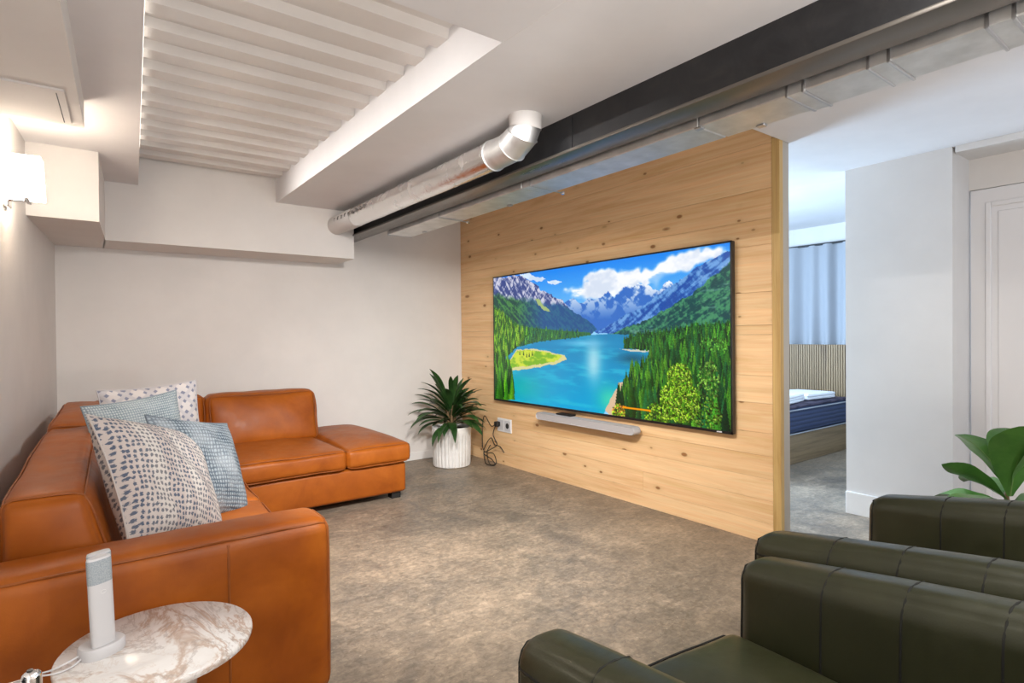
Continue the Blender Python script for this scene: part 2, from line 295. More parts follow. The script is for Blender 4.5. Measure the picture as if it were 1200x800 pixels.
def nz(x, y, z, s=0):
    return math.sin(x * 9.1 + s) * math.sin(y * 7.7 + s * 1.7) + 0.5 * math.sin(x * 17 + y * 13 + s * 2.3) * math.sin(z * 19 + s) + 0.3 * math.sin(z * 31 + x * 27 + s)
class Cushion:
    """rounded, puffed, slightly wrinkled leather block; g() maps the plain block to the final shape"""
    def __init__(s, x0, x1, y0, y1, z0, z1, r=0.03, puff=(0, 0, 0), wr=0.0, seed=0, post=None):
        s.c = np.array([(x0 + x1) / 2, (y0 + y1) / 2, (z0 + z1) / 2]); s.h = np.array([(x1 - x0) / 2, (y1 - y0) / 2, (z1 - z0) / 2])
        s.r = min(r, *(s.h * 0.98)); s.puff = puff; s.wr = wr; s.seed = seed; s.post = post
    def g(s, p):
        p = np.array(p, float); q = np.clip(p, -s.h + s.r, s.h - s.r); d = p - q; L = np.linalg.norm(d)
        o = q + (d / L * s.r if L > 1e-9 else 0); u = p / s.h; e = np.clip(1 - u * u, 0, 1)
        o[0] += s.puff[0] * u[0] * e[1] ** .6 * e[2] ** .6; o[1] += s.puff[1] * u[1] * e[0] ** .6 * e[2] ** .6; o[2] += s.puff[2] * u[2] * e[0] ** .6 * e[1] ** .6
        o = o + s.c
        if s.wr: 
            k = nz(*o, s.seed) * s.wr; nn = d / L if L > 1e-9 else np.zeros(3); o = o + nn * k
        return s.post(o) if s.post else o
    def samples(s, i, step):
        h, r = s.h[i], s.r; e = [-h, -h + r * .15, -h + r * .4, -h + r * .7, -h + r]; n = max(2, int((2 * h - 2 * r) / step))
        mid = list(np.linspace(-h + r, h - r, n + 1))[1:-1]; a = e + mid + [-v for v in reversed(e)]
        return a
    def build(s, name, mat, parent=None, step=0.05):
        S = [s.samples(i, step) for i in range(3)]; idx = {}; V = []; Fc = []
        def vid(p):
            k = tuple(round(c, 6) for c in p)
            if k not in idx: idx[k] = len(V); V.append(s.g(p))
            return idx[k]
        for a in range(3):
            b, c = (a + 1) % 3, (a + 2) % 3
            for sg in (-1, 1):
                for i in range(len(S[b]) - 1):
                    for j in range(len(S[c]) - 1):
                        q = []
                        for ib, ic in ((i, j), (i + 1, j), (i + 1, j + 1), (i, j + 1)):
                            p = [0, 0, 0]; p[a] = sg * s.h[a]; p[b] = S[b][ib]; p[c] = S[c][ic]; q.append(vid(p))
                        Fc.append(q if sg > 0 else q[::-1])
        return link(name, mesh(name, V, Fc), mat, parent, 180)
    def line(s, p0, p1, step=0.03):
        p0 = np.array(p0, float) * s.h; p1 = np.array(p1, float) * s.h; n = max(2, int(np.linalg.norm(p1 - p0) / step)); return [s.g(p0 + (p1 - p0) * t) for t in np.linspace(0, 1, n + 1)]
    def path(s, pts, step=0.03):
        o = []
        for a, b in zip(pts[:-1], pts[1:]):
            l = s.line(a, b, step); o += l if not o else l[1:]
        return o

def box_uv(me, w, h):
    pass
def pillow(name, mat, size, thick, loc, rot, seed, label, floppy=0.0):
    N = 26; V = []; Fc = []; UV = []
    for sd in (1, -1):
        for j in range(N + 1):
            for i in range(N + 1):
                u, v = -1 + 2 * i / N, -1 + 2 * j / N
                pin = 1 - 0.07 * (1 - u * u) * abs(v) ** 3; pinu = 1 - 0.07 * (1 - v * v) * abs(u) ** 3
                x, y = u * pinu * size / 2, v * pin * size / 2
                e = max(0, (1 - abs(u) ** 2.6)) * max(0, (1 - abs(v) ** 2.6)); t = thick / 2 * e ** 0.5
                t += 0.010 * e * math.sin(u * 5 + seed) * math.cos(v * 4.3 + seed * 1.3) + 0.004 * e * math.sin(u * 13 + v * 9 + seed)
                bend = floppy * (u * u * 0.5 + 0.35 * v * v)
                V.append((x, sd * t * (-1) + bend, y)); UV.append(((u + 1) / 2 + (0 if sd > 0 else 1.3), (v + 1) / 2))
    n = (N + 1) ** 2
    for sd in (0, 1):
        for j in range(N):
            for i in range(N):
                a = sd * n + j * (N + 1) + i; q = (a, a + 1, a + N + 2, a + N + 1); Fc.append(q if sd == 0 else q[::-1])
    me = mesh(name, V, Fc); uvl = me.uv_layers.new(name='UVMap')
    for lp in me.loops: uvl.data[lp.index].uv = UV[lp.vertex_index]
    root = empty(name, loc); root.rotation_euler = rot
    cover = link('cover', me, mat, root, 180)
    edge = [V[i] for i in range(N + 1)] + [V[(j) * (N + 1) + N] for j in range(1, N + 1)] + [V[N * (N + 1) + i] for i in range(N - 1, -1, -1)] + [V[j * (N + 1)] for j in range(N - 1, 0, -1)]
    MB().tube(edge, 0.0035, 6, True).done('edge_seam', mat, root, 60)
    tag(root, label, 'cushion', 'scatter cushions on the sofa'); return root

# ------------------------------------------------------------------ the setting
YB, XT = 5.015, 3.105
def LX(y): return -0.165 - 0.07 * (YB - y)
def EX(y): return 0.296 - 0.055 * (4.589 - y)
def struct(o, label=None):
    o['kind'] = 'structure'
    if label: o['label'] = label
    return o
struct(MB().box(-0.9, 6.8, -2.6, 5.2, -0.12, 0).done('floor', 'concrete'), 'mottled brown and grey polished concrete floor')
struct(MB().prism([(LX(-2.6) - .12, -2.6), (LX(-2.6), -2.6), (LX(5.115), 5.115), (LX(5.115) - .12, 5.115)], 0, 2.7).done('wall_left', 'wall_paint'), 'pale plaster wall behind the tan sofa')
struct(MB().box(LX(YB), 3.21, YB, YB + .1, 0, 2.7).done('wall_back', 'wall_paint'), 'pale plaster back wall behind the chaise and plant')
struct(MB().box(LX(-2.6), 3.1, -2.7, -2.6, 0, 2.7).done('wall_near', 'wall_paint'), 'pale plaster wall behind the viewer')
wr_ = struct(MB().box(XT + .03, 3.21, 1.645, YB, 0, 2.5).done('wall_right', 'grey_paint'), 'timber clad wall carrying the television')
zs = [0.0, .115, .245, .37, .50, .63, .80, .957, 1.195, 1.25, 1.44, 1.71, 1.855, 2.026, 2.28, 2.44]
rnd = random.Random(3)
for i in range(len(zs) - 1):
    z0, z1 = zs[i], zs[i + 1]; cuts = [1.688, YB - .002]
    if i == 1: cuts = [1.688, 2.63, YB - .002]
    if i == 8: cuts = [1.688, 3.1, YB - .002]
    for a, b in zip(cuts[:-1], cuts[1:]):
        d = rnd.uniform(0, .0012)
        MB().bbox(XT - d, XT + .029, a + .0005, b - .0005, z0 + .0006, z1 - .0006, .0011, 1).done('plank', 'pine', wr_)
MB().bbox(XT - .004, XT + .034, 1.64, 1.687, 0, 2.3, .002, 1).done('edge_trim', 'pine_edge', wr_)
# hall wall, recess and door
struct(MB().box(4.06, 4.55, 1.115, 1.70, 0, 2.42).done('wall_hall', 'hall_paint'), 'white wall block between bedroom opening and recessed door')
struct(MB().box(4.365, 4.55, -2.6, 1.115, 2.066, 2.5).done('wall_door', 'wall_paint'), 'wall above the white door')
struct(MB().box(4.365, 4.55, -2.6, .20, 0, 2.066).done('wall_door_side', 'wall_paint'), 'wall beside the white door')
struct(MB().bbox(4.06, 4.12, -2.5, 1.101, 2.243, 2.28, .002, 1).done('trim_1', 'hall_paint'), 'narrow fascia strip over the door recess')
struct(MB().box(4.12, 4.365, -2.5, 1.115, 2.255, 2.28).done('trim_2', 'hall_paint'), 'underside of the door recess')
struct(MB().bbox(4.045, 4.06, 1.10, 1.70, 0, .145, .002, 1).done('baseboard_hall', 'trim_white'), 'white baseboard under the hall wall')
struct(MB().bbox(-.1, 3.10, YB - .013, YB, 0, .078, .003, 1).done('baseboard_back', 'trim_white'), 'low white baseboard on the back wall')
dr = empty('door_1', (4.362, 1.11, 0)); struct(dr, 'white panelled door in the recess right of the hall wall')
MB().bbox(-.0, .04, -.90, -.003, .004, 2.062, .003, 1).done('door_leaf', 'door_white', dr)
for z0, z1 in ((.20, 1.95),):
    y0, y1 = -.80, -.105; p = MB()
    for a, b, c, d in ((y0, y1, z1, z1 + .028), (y0, y1, z0 - .028, z0), (y0 - .028, y0, z0 - .028, z1 + .028), (y1, y1 + .028, z0 - .028, z1 + .028)): p.bbox(-.014, .002, a, b, c, d, .005, 2)
    p.done('panel_moulding', 'door_white', dr); MB().bbox(-.006, .002, y0 + .03, y1 - .03, z0 + .03, z1 - .03, .004, 1).done('door_panel', 'door_white', dr)
hd = MB().tube([(-.002, -.84, 1.02), (-.05, -.84, 1.02), (-.05, -.72, 1.02)], .009, 10).done('door_handle', 'chrome', dr, 50)
# bedroom shell
struct(MB().box(6.65, 6.75, 1.6, 4.7, 0, 2.6).done('wall_bedroom', 'hall_paint'), 'pale far bedroom wall behind the curtain')
struct(MB().box(4.55, 6.65, 1.60, 1.70, 0, 2.6).done('wall_bedroom_near', 'hall_paint'), 'bedroom partition hidden behind the hall wall')
wb = MB(); wb.box(3.21, 3.3, 4.6, 4.7, 0, 2.6); wb.box(4.6, 6.65, 4.6, 4.7, 0, 2.6); wb.box(3.3, 4.6, 4.6, 4.7, 0, .8); wb.box(3.3, 4.6, 4.6, 4.7, 2.2, 2.6)
struct(wb.done('wall_bedroom_added_window', 'hall_paint'), 'bedroom wall with the added window opening')
wn = empty('added_window_1', (3.95, 4.65, .8)); struct(wn, 'added unseen bedroom window for cool light')  # window added for the cool hall light, hidden by the timber wall
fm = MB(); fm.box(-.65, .65, -.03, .03, 0, .05); fm.box(-.65, .65, -.03, .03, 1.35, 1.4); fm.box(-.65, -.6, -.03, .03, .05, 1.35); fm.box(.6, .65, -.03, .03, .05, 1.35); fm.box(-.025, .025, -.03, .03, .05, 1.35)
fm.done('added_window_frame', 'trim_white', wn)
# ceiling: flat plaster at 2.244 m with a recessed bay of painted steel decking
ce = MB(); ZC = 2.244
ce.box(LX(-2.6), 1.852, -2.6, 1.64, ZC, 2.6)
ce.prism([(LX(1.64), 1.64), (EX(1.64), 1.64), (EX(4.60), 4.60), (LX(4.60), 4.60)], ZC, 2.6)
ce.prism([(1.198, 1.64), (1.852, 1.64), (1.852, YB), (1.183, YB)], ZC, 2.6)
ce.box(1.864, 4.365, -2.6, 1.64, 2.28, 2.6)
ce.box(3.21, 4.27, 1.64, 4.6, 2.28, 2.6)
ce.box(4.27, 6.65, 1.6, 4.7, 2.41, 2.6)
ce.box(1.864, 3.21, 1.64, YB, 2.44, 2.6)
ceil = struct(ce.done('ceiling', 'ceiling_paint'), 'flat pale plaster ceiling with a recessed bay')
dk = MB(); y = 1.70; prof = [(1.60, 2.412)]
while y < 4.66:
    prof += [(y, 2.412), (y + .022, 2.450), (y + .100, 2.450), (y + .112, 2.412)]; y += .2
prof.append((4.72, 2.412)); V = []; Fc = []
for x in (.02, 1.26): V += [(x, a, b) for a, b in prof]
n = len(prof)
for i in range(n - 1): Fc.append((i, i + 1, n + i + 1, n + i))
V2 = [(x, a, b + .004) for x, a, b in V]; m2 = len(V); Fc += [tuple(q + m2 for q in f[::-1]) for f in Fc]
dk.add(V + V2, Fc).done('corrugated_deck', 'wall_paint', ceil)
so = MB(); so.box(.106, 1.80, 4.589, YB, 1.857, 2.43); so.done('soffit', 'wall_paint', ceil)
so = MB(); so.prism([(LX(3.905), 3.905), (.068, 3.905), (.1105, 4.589), (.1105, YB), (LX(YB), YB)], 1.857, 2.25); so.done('soffit', 'wall_paint', ceil)
so = MB(); so.prism([(LX(-.6), -.6), (-.161, -.6), (.006, 3.105), (LX(3.13), 3.128)], 2.125, 2.25); ac = so.done('soffit', 'wall_paint', ceil)
pn = MB(); pn.prism([(-.30, 2.675), (-.053, 2.671), (-.036, 3.052), (-.285, 3.062)], 2.117, 2.126); pl = pn.done('access_panel', 'wall_paint', ceil)
MB().prism([(-.078, 2.70), (-.0745, 2.70), (-.0585, 3.045), (-.062, 3.045)], 2.116, 2.118).done('panel_slot', 'hole_dark', pl)
MB().tube([(1.201, 1.63, 2.2435), (1.208, 1.45, 2.2438), (1.213, 1.31, 2.2436), (1.222, .9, 2.2436)], .0012, 4).done('ceiling_joint', 'trim_white', ceil)

# ------------------------------------------------------------------ steel beam, ducts
be = empty('steel_beam', (1.857, 0, 2.045)); tag(be, 'dark grey painted steel beam crossing under the ceiling', 'beam')
MB().box(-.005, .007, -2.5, 5.01, .015, .40).done('web', 'steel_paint', be)
MB().bbox(-.067, .068, -2.5, 5.01, 0, .015, .003, 2).done('bottom_flange', 'flange_steel', be, 40)
MB().box(-.009, -.004, 1.98, 2.17, .016, .19).done('splice_plate', 'steel_paint', be)
du = empty('rectangular_duct', (2.05, 0, 2.02)); tag(du, 'galvanised rectangular ventilation duct hung beside the steel beam', 'duct')
ys = [4.24, 3.42, 2.5, 1.36, .98, .72, .42, -.5, -2.5]
for a, b in zip(ys[:-1], ys[1:]): MB().bbox(-.10, .10, b + .0015, a - .0015, 0, .16, .004, 1).done('duct_section', 'galvanised', du)
for yy_ in (3.42, 2.42):
    MB().tube([(-.104, yy_, .17), (-.104, yy_, -.004), (.13, yy_, -.008), (.14, yy_, -.004)], .0035, 6).done('hanger_rod', 'wire_metal', du)
    MB().bbox(.124, .144, yy_ - .01, yy_ + .01, -.016, .0, .004, 2).done('rod_nut', 'chrome', du)
MB().bbox(-.106, .106, 4.236, 4.246, -.005, .165, .002, 1).done('end_flange', 'wire_metal', du)
for yy_ in (.975, .72, .43):
    for d in (-.028, .028): MB().bbox(-.106, .106, yy_ + d - .005, yy_ + d + .005, -.007, .165, .002, 1).done('drive_cleat', 'wire_metal', du)
    MB().bbox(-.104, .104, yy_ - .024, yy_ + .024, -.003, .1, .001, 1).done('joint_band', 'galvanised', du)
for xx_, yy_ in ((-.09, 1.36), (.085, 1.20), (.08, 2.85), (.07, 3.95)): MB().bbox(xx_ - .014, xx_ + .014, yy_ - .018, yy_ + .018, -.008, .0, .003, 1).done('clip', 'wire_metal', du)
pi_ = empty('round_duct', (1.672, 2.13, 2.118)); tag(pi_, 'shiny round foil duct with an elbow turning up into the ceiling', 'duct')
def ring(c, t, r, n=28):
    t = Vector(t).normalized(); a = Vector((1, 0, 0)); a = (a - t * a.dot(t)).normalized(); b = t.cross(a)
    return [Vector(c) + (a * math.cos(2 * math.pi * k / n) + b * math.sin(2 * math.pi * k / n)) * r for k in range(n)]
def sleeve(name, rings, mat, sm=40):
    n = len(rings[0]); V = [p for q in rings for p in q]; Fc = [(i * n + k, i * n + (k + 1) % n, (i + 1) * n + (k + 1) % n, (i + 1) * n + k) for i in range(len(rings) - 1) for k in range(n)]
    return link(name, mesh(name, V, Fc), mat, pi_, sm)
rr = .073
def wob(c, t, r, s): return [p + (p - Vector(c)) * (.014 * math.sin(k * 1.9 + s * 2.1) + .01 * math.sin(k * .7 + s)) for k, p in enumerate(ring(c, t, r))]
sleeve('foil_sleeve', [wob((0.0 - .012 * i / 14, .22 + i * (2.02 - .22) / 14, 0), (0, 1, 0), rr, i) for i in range(15)], 'foil', 180)
sleeve('painted_end', [ring((-.012 - .008 * i / 4, 2.02 + i * .46 / 4, 0), (0, 1, 0), rr + .001) for i in range(5)], 'pipe_paint', 60)
sleeve('elbow_gore', [ring((0, .235, 0), (0, 1, 0), rr + .002), ring((0, .085, .002), (0, 1, -.36), rr + .002)], 'galvanised')
sleeve('elbow_gore', [ring((0, .085, .002), (0, 1, -.36), rr + .004), ring((.008, .015, .040), (0, 1, -1.1), rr + .004)], 'galvanised')
sleeve('elbow_gore', [ring((.008, .015, .040), (0, 1, -1.3), rr + .002), ring((.016, 0, .075), (0, .25, -1), rr + .002)], 'galvanised')
sleeve('ceiling_collar', [ring((.016, 0, .07), (0, .2, -1), rr + .004), ring((.016, 0, .118), (0, 0, -1), rr + .005), ring((.016, 0, .127), (0, 0, -1), rr + .008)], 'pipe_paint')
for c, t in (((0, .085, .002), (0, 1, -.36)), ((.008, .015, .040), (0, 1, -1.2)), ((0, .235, 0), (0, 1, 0))): MB().tube(ring(c, t, rr + .004), .003, 6, True).done('elbow_seam', 'galvanised', pi_, 60)
rnd = random.Random(5)
for k in range(9):
    a = R(190 + rnd.uniform(-3, 3)); yk = 1.70 + k * .075; p = MB()
    for j in range(3):
        q = a + (j - 1) * .13; L = rnd.uniform(.014, .03)
        p.box((rr + .0035) * math.cos(q) - .002 - .013, (rr + .0035) * math.cos(q) - .013 + .001, yk + rnd.uniform(-.008, .008), yk + L, (rr + .003) * -math.sin(q) - .003, (rr + .003) * -math.sin(q) + .004)
    p.done('printed_mark', 'ink', pi_)
def make_picture(W=620, H=292):
    rng = np.random.default_rng(7)
    # homography from the measured screen quad to unit square
    src = [(101,172),(848,60),(853,662),(107,558)]; dst = [(0,0),(1,0),(1,1),(0,1)]
    A = []
    for (x,y),(u,v) in zip(src,dst):
        A.append([x,y,1,0,0,0,-u*x,-u*y]); A.append([0,0,0,x,y,1,-v*x,-v*y])
    h = np.linalg.solve(np.array(A,float), np.array([c for p in dst for c in p],float))
    def T(pts):
        o=[]
        for x,y in pts:
            w=h[6]*x+h[7]*y+1
            o.append(((h[0]*x+h[1]*y+h[2])/w*W, (h[3]*x+h[4]*y+h[5])/w*H))
        return np.array(o)
    yy,xx = np.mgrid[0:H,0:W].astype(float)
    def vnoise(sx,sy,seed,k=0.,rg=False):
        r=np.random.default_rng(seed); fx=(xx+k*yy+abs(k)*H)/sx; fy=yy/sy
        g=r.random((int(fy.max())+3,int(fx.max())+3))
        ix=fx.astype(int); iy=fy.astype(int); tx=fx-ix; ty=fy-iy
        tx=tx*tx*(3-2*tx); ty=ty*ty*(3-2*ty)
        v=(g[iy,ix]*(1-tx)+g[iy,ix+1]*tx)*(1-ty)+(g[iy+1,ix]*(1-tx)+g[iy+1,ix+1]*tx)*ty
        return 1-np.abs(2*v-1) if rg else v
    def fbm(sx,sy,seed,o=4,k=0.,rg=False):
        a=0;t=0;w=1.
        for i in range(o):
            a=a+w*vnoise(max(sx,1.2),max(sy,1.2),seed+i,k,rg); t+=w; w*=.55; sx/=2; sy/=2
        return a/t
    def poly(pts, jit=0, seed=0):
        P=T(pts); n=len(P); ins=np.zeros((H,W),bool)
        X=xx; Y=yy
        if jit:
            X=xx+(fbm(14,14,seed)-.5)*jit; Y=yy+(fbm(10,10,seed+50)-.5)*jit
        for i in range(n):
            x1,y1=P[i]; x2,y2=P[(i+1)%n]
            if abs(y2-y1)<1e-9: continue
            c=((y1>Y)!=(y2>Y))&(X<(x2-x1)*(Y-y1)/(y2-y1)+x1); ins^=c
        return ins
    def mix(a,b,t): return a*(1-t[...,None])+np.array(b)*t[...,None]
    C=lambda *c: np.array(c,float)
    img=np.zeros((H,W,3))
    def put(mask,col): img[mask]=(col[mask] if getattr(col,'ndim',1)==3 else col)
    sm=lambda a,b,t: np.clip((t-a)/(b-a),0,1)**2*(3-2*np.clip((t-a)/(b-a),0,1))
    # sky
    t=np.clip(yy/(H*.42),0,1)
    img[:]=mix(np.broadcast_to(C(28,132,228),(H,W,3)),C(150,208,244),t)
    f=fbm(70,22,11,5)
    cl=poly([(320,215),(385,200),(392,170),(410,148),(450,143),(480,152),(520,146),(560,152),(600,148),(640,120),(680,98),(740,84),(800,84),(838,92),(800,112),(745,122),(700,150),(640,165),(620,195),(560,190),(500,230),(430,240),(360,230)],26,21)
    cs=cl.astype(float)
    k=np.ones(9)/9
    for ax in (0,1): cs=np.apply_along_axis(lambda m:np.convolve(m,k,'same'),ax,cs)
    c2=(poly([(180,163),(215,156),(268,174),(255,184),(220,178)],10,31)|poly([(272,180),(300,178),(320,185),(300,191),(276,188)],8,33)).astype(float)
    cs=np.clip(cs*1.2*(0.35+1.1*sm(.3,.6,f))+c2*.85,0,1)
    img=mix(img,C(247,249,253),cs)
    img=mix(img,C(190,205,228),cs*sm(.45,.75,fbm(40,26,91))*.6)
    # far snowy mountains
    m=poly([(325,250),(350,238),(385,252),(400,240),(430,240),(448,228),(466,212),(482,232),(505,205),(530,195),(560,190),(600,198),(622,218),(655,180),(672,190),(700,180),(640,300),(430,350),(330,300)],12,41)
    n=fbm(16,20,45,5,.8)*.5+fbm(12,16,47,4,-.9)*.5; col=mix(np.broadcast_to(C(52,108,188),(H,W,3)),C(242,246,252),sm(.42,.56,n)*np.clip(1.9-yy/(H*.2),0,1))
    put(m,col)
    # left mountain
    m=poly([(95,168),(140,170),(170,163),(192,166),(215,182),(235,190),(255,212),(275,218),(292,232),(320,242),(340,270),(375,290),(410,310),(432,338),(400,360),(100,420)],9,51)
    n=.6*fbm(7,14,55,5,-.7)+.4*fbm(6,12,56,4,.8); rock=mix(np.broadcast_to(C(54,70,128),(H,W,3)),C(206,206,222),sm(.42,.60,n))
    d=yy-(T([(100,205)])[0,1]+(xx/W)*H*.34)
    grn=mix(np.broadcast_to(C(14,64,60),(H,W,3)),C(70,128,70),sm(.42,.62,.6*fbm(8,16,57,5,-1.2)+.4*fbm(5,5,58,3)))
    grn=mix(grn,C(24,84,160),np.clip((xx-W*.14)/(W*.22),0,.7))
    put(m,mix(rock,C(0,0,0),xx*0)*(1-sm(8,22,d+14*(fbm(18,18,59)-.5)))[...,None]+grn*sm(8,22,d+14*(fbm(18,18,59)-.5))[...,None])
    m2=poly([(232,236),(246,240),(282,282),(270,280),(244,258)],10,53); put(m2&m,C(160,180,120))
    # right mountain: blue back slope then green slope
    m=poly([(425,345),(470,320),(520,290),(575,262),(625,222),(690,182),(740,140),(790,112),(845,85),(870,85),(870,380),(520,360)],7,61)
    n=.6*fbm(9,16,65,5,1.4)+.4*fbm(7,10,67,4,-.6); bl=mix(np.broadcast_to(C(24,76,156),(H,W,3)),C(112,160,214),sm(.4,.62,n))
    bl=mix(bl,C(180,200,225),sm(.6,.75,fbm(10,12,66))*np.clip((xx/W-.78)*5,0,1)*np.clip(1-yy/(H*.22),0,1))
    put(m,bl)
    m=poly([(470,352),(530,325),(600,300),(680,250),(740,215),(790,170),(850,120),(870,110),(870,400),(520,365)],9,71)
    n=.55*fbm(10,16,75,5,1.6)+.45*fbm(5,5,78,3); g=mix(np.broadcast_to(C(14,66,70),(H,W,3)),C(72,138,100),sm(.4,.62,n))
    g=mix(g,C(120,160,150),sm(.62,.75,fbm(36,7,77))*.5); put(m,g)
    # lake
    lk=poly([(95,440),(180,388),(260,372),(400,354),(440,350),(540,354),(620,360),(620,420),(560,470),(520,520),(455,600),(430,640),(90,600)],4,81)
    n=fbm(60,10,85,4); q=np.clip((yy/H-.48)/.5,0,1)
    lc=mix(np.broadcast_to(C(24,128,176),(H,W,3)),C(0,158,205),q)
    lc=mix(lc,C(60,190,215),sm(.45,.8,n)*.6)
    cx,cy=T([(420,440)])[0]; lc=mix(lc,C(205,235,240),np.exp(-((xx-cx)/22)**2-((yy-cy)/42)**2)*.75)
    cx,cy=T([(380,380)])[0]; lc=mix(lc,C(140,205,235),np.exp(-((xx-cx)/60)**2-((yy-cy)/6)**2)*.6)
    cx,cy=T([(190,520)])[0]; lc=mix(lc,C(8,168,170),np.exp(-((xx-cx)/80)**2-((yy-cy)/34)**2)*.9)
    cx,cy=T([(470,560)])[0]; lc=mix(lc,C(70,205,175),np.exp(-((xx-cx)/30)**2-((yy-cy)/26)**2)*.9)
    cx,cy=T([(545,430)])[0]; lc=mix(lc,C(12,84,110),np.exp(-((xx-cx)/36)**2-((yy-cy)/11)**2)*.9)
    put(lk,lc)
    # sandy margins and meadow
    put(poly([(150,440),(175,402),(210,398),(258,402),(330,420),(334,432),(300,446),(232,458),(160,470)],6,87),C(214,208,150))
    n=fbm(18,8,89); put(poly([(150,440),(178,405),(212,402),(255,405),(322,421),(296,440),(230,450),(160,460)],6,88),mix(np.broadcast_to(C(120,170,40),(H,W,3)),C(200,212,70),sm(.35,.65,n)))
    put(poly([(455,595),(475,560),(500,505),(520,505),(505,560),(480,615)],6,92),C(216,190,160))
    put(poly([(500,398),(545,400),(615,402),(610,408),(545,407)],2,93),C(200,205,190))
    def tree(x,y,hh,w,c,conifer=True):
        x0,x1=int(max(0,x-w-1)),int(min(W,x+w+2)); y0,y1=int(max(0,y-hh-1)),int(min(H,y+1))
        if x1<=x0 or y1<=y0: return
        Y,X=np.mgrid[y0:y1,x0:x1]; tt=(Y-(y-hh))/hh
        ww=w*(tt*(.75+.25*np.abs(np.sin(tt*hh*.55+x)))) if conifer else w*np.sqrt(np.clip(1-(2*tt-1)**2,0,1))
        mk=(np.abs(X-x)<=ww+.3)&(tt>=0)
        sh=1.12-.35*(X-x)/(w+.1)-.15*tt+(rng.random(X.shape)-.5)*.55
        img[y0:y1,x0:x1][mk]=(np.clip(c*sh[...,None],0,255))[mk]
    pal=[C(22,66,24),C(36,88,30),C(14,48,26),C(52,110,34),C(26,78,40)]
    def forest(pts,n,h0,h1,pal,wr=.2):
        mk=poly(pts); ys,xs=np.nonzero(mk)
        if len(ys)==0: return
        img[mk]=img[mk]*.0+pal[2]
        i=rng.integers(0,len(ys),n); i=i[np.argsort(ys[i])]
        y0,y1=ys.min(),ys.max()
        for j in i:
            s=(ys[j]-y0)/max(1,y1-y0); hh=(h0+(h1-h0)*s)*rng.uniform(.75,1.2)
            tree(xs[j],ys[j]+2,hh,max(1.,hh*wr),pal[rng.integers(len(pal))]*rng.uniform(.8,1.2))
    palb=[C(30,84,60),C(20,66,58),C(48,104,56),C(70,124,52)]
    forest([(98,300),(150,312),(220,330),(300,338),(408,346),(412,354),(330,366),(250,374),(180,392),(98,400)],420,8,12,palb)
    forest([(98,262),(130,285),(190,345),(215,350),(180,388),(150,420),(98,440)],330,12,26,[C(84,132,30),C(40,96,30),C(24,70,28),C(120,160,50)],.22)
    forest([(516,372),(560,352),(640,345),(740,322),(860,315),(860,410),(720,398),(600,402),(518,396)],520,9,16,pal)
    forest([(600,402),(740,350),(860,330),(870,680),(500,640),(480,606),(515,570),(524,520),(575,455)],620,18,52,pal+[C(70,120,36)],.19)
    forest([(98,420),(140,430),(162,470),(166,560),(98,570)],90,26,60,[C(20,60,20),C(44,100,22),C(80,136,28)],.2)
    for x,y in ((186,418),(198,420),(216,424),(226,420),(208,426)):
        p=T([(x,y)])[0]; tree(p[0],p[1],11,2.6,C(30,70,20))
    def leafy(px,py,rx,ry,n,p):
        c=T([(px,py)])[0]
        for i in range(n):
            a=rng.uniform(0,6.283); r=np.sqrt(rng.random()); k=rng.uniform(.3,1.1)
            tree(c[0]+rx*r*np.cos(a),c[1]+ry*r*np.sin(a)+3,rng.uniform(2,4.4),rng.uniform(1.,2.2),np.clip(p[rng.integers(len(p))]*k,0,255),False)
    lp=[C(150,196,50),C(112,168,38),C(176,214,78),C(80,140,30)]
    leafy(690,560,40,36,1300,lp); leafy(690,490,24,26,650,lp); leafy(620,610,26,22,220,lp); leafy(500,598,16,16,150,[C(170,205,60),C(130,180,50),C(220,150,70)])
    leafy(772,600,28,26,200,[C(120,150,60),C(90,140,40),C(60,110,30)]); leafy(780,500,20,34,140,[C(120,165,70),C(70,120,50)])
    leafy(800,380,26,12,60,[C(90,150,60)])
    put(poly([(512,580),(600,592),(600,598),(512,586)]),C(232,150,20))
    a=img/255.
    g=a.mean(2,keepdims=True); a=np.clip(g+(a-g)*1.12,0,1)
    return a
# ------------------------------------------------------------------ television
tv = empty('television', (3.05, 3.128, 1.178)); tag(tv, 'huge wall mounted television showing a turquoise mountain lake', 'television')
TW, TH = 2.452, 1.146
MB().bbox(0.0, .032, -TW / 2, TW / 2, -TH / 2, TH / 2, .004, 2).done('casing', 'black_plastic', tv)
bz = MB(); bw = .011
for a, b, c, d in ((-TW / 2, TW / 2, TH / 2 - bw, TH / 2), (-TW / 2, TW / 2, -TH / 2, -TH / 2 + bw * 1.5), (-TW / 2, -TW / 2 + bw, -TH / 2, TH / 2), (TW / 2 - bw, TW / 2, -TH / 2, TH / 2)): bz.bbox(-.004, .004, a, b, c, d, .001, 1)
bz.done('bezel', 'black_plastic', tv)
MB().box(.03, .056, -.4, .4, -.25, .25).done('wall_mount', 'black_plastic', tv)
MB().box(-.0046, -.004, -TW / 2 + .07, -TW / 2 + .105, -TH / 2 + .004, -TH / 2 + .011).done('corner_logo', 'soft_white', tv)
pic = make_picture(); PH, PW = pic.shape[:2]
lin = np.where(pic <= 0.04045, pic / 12.92, ((pic + 0.055) / 1.055) ** 2.4)
ysn = np.linspace(TW / 2 - bw, -TW / 2 + bw, PW); zsn = np.linspace(TH / 2 - bw, -TH / 2 + bw * 1.5, PH)
GY, GZ = np.meshgrid(ysn, zsn); V = np.stack([np.full_like(GY, -.0022), GY, GZ], -1).reshape(-1, 3)
I = np.arange(PH * PW).reshape(PH, PW); Q = np.stack([I[:-1, :-1], I[1:, :-1], I[1:, 1:], I[:-1, 1:]], -1).reshape(-1, 4)
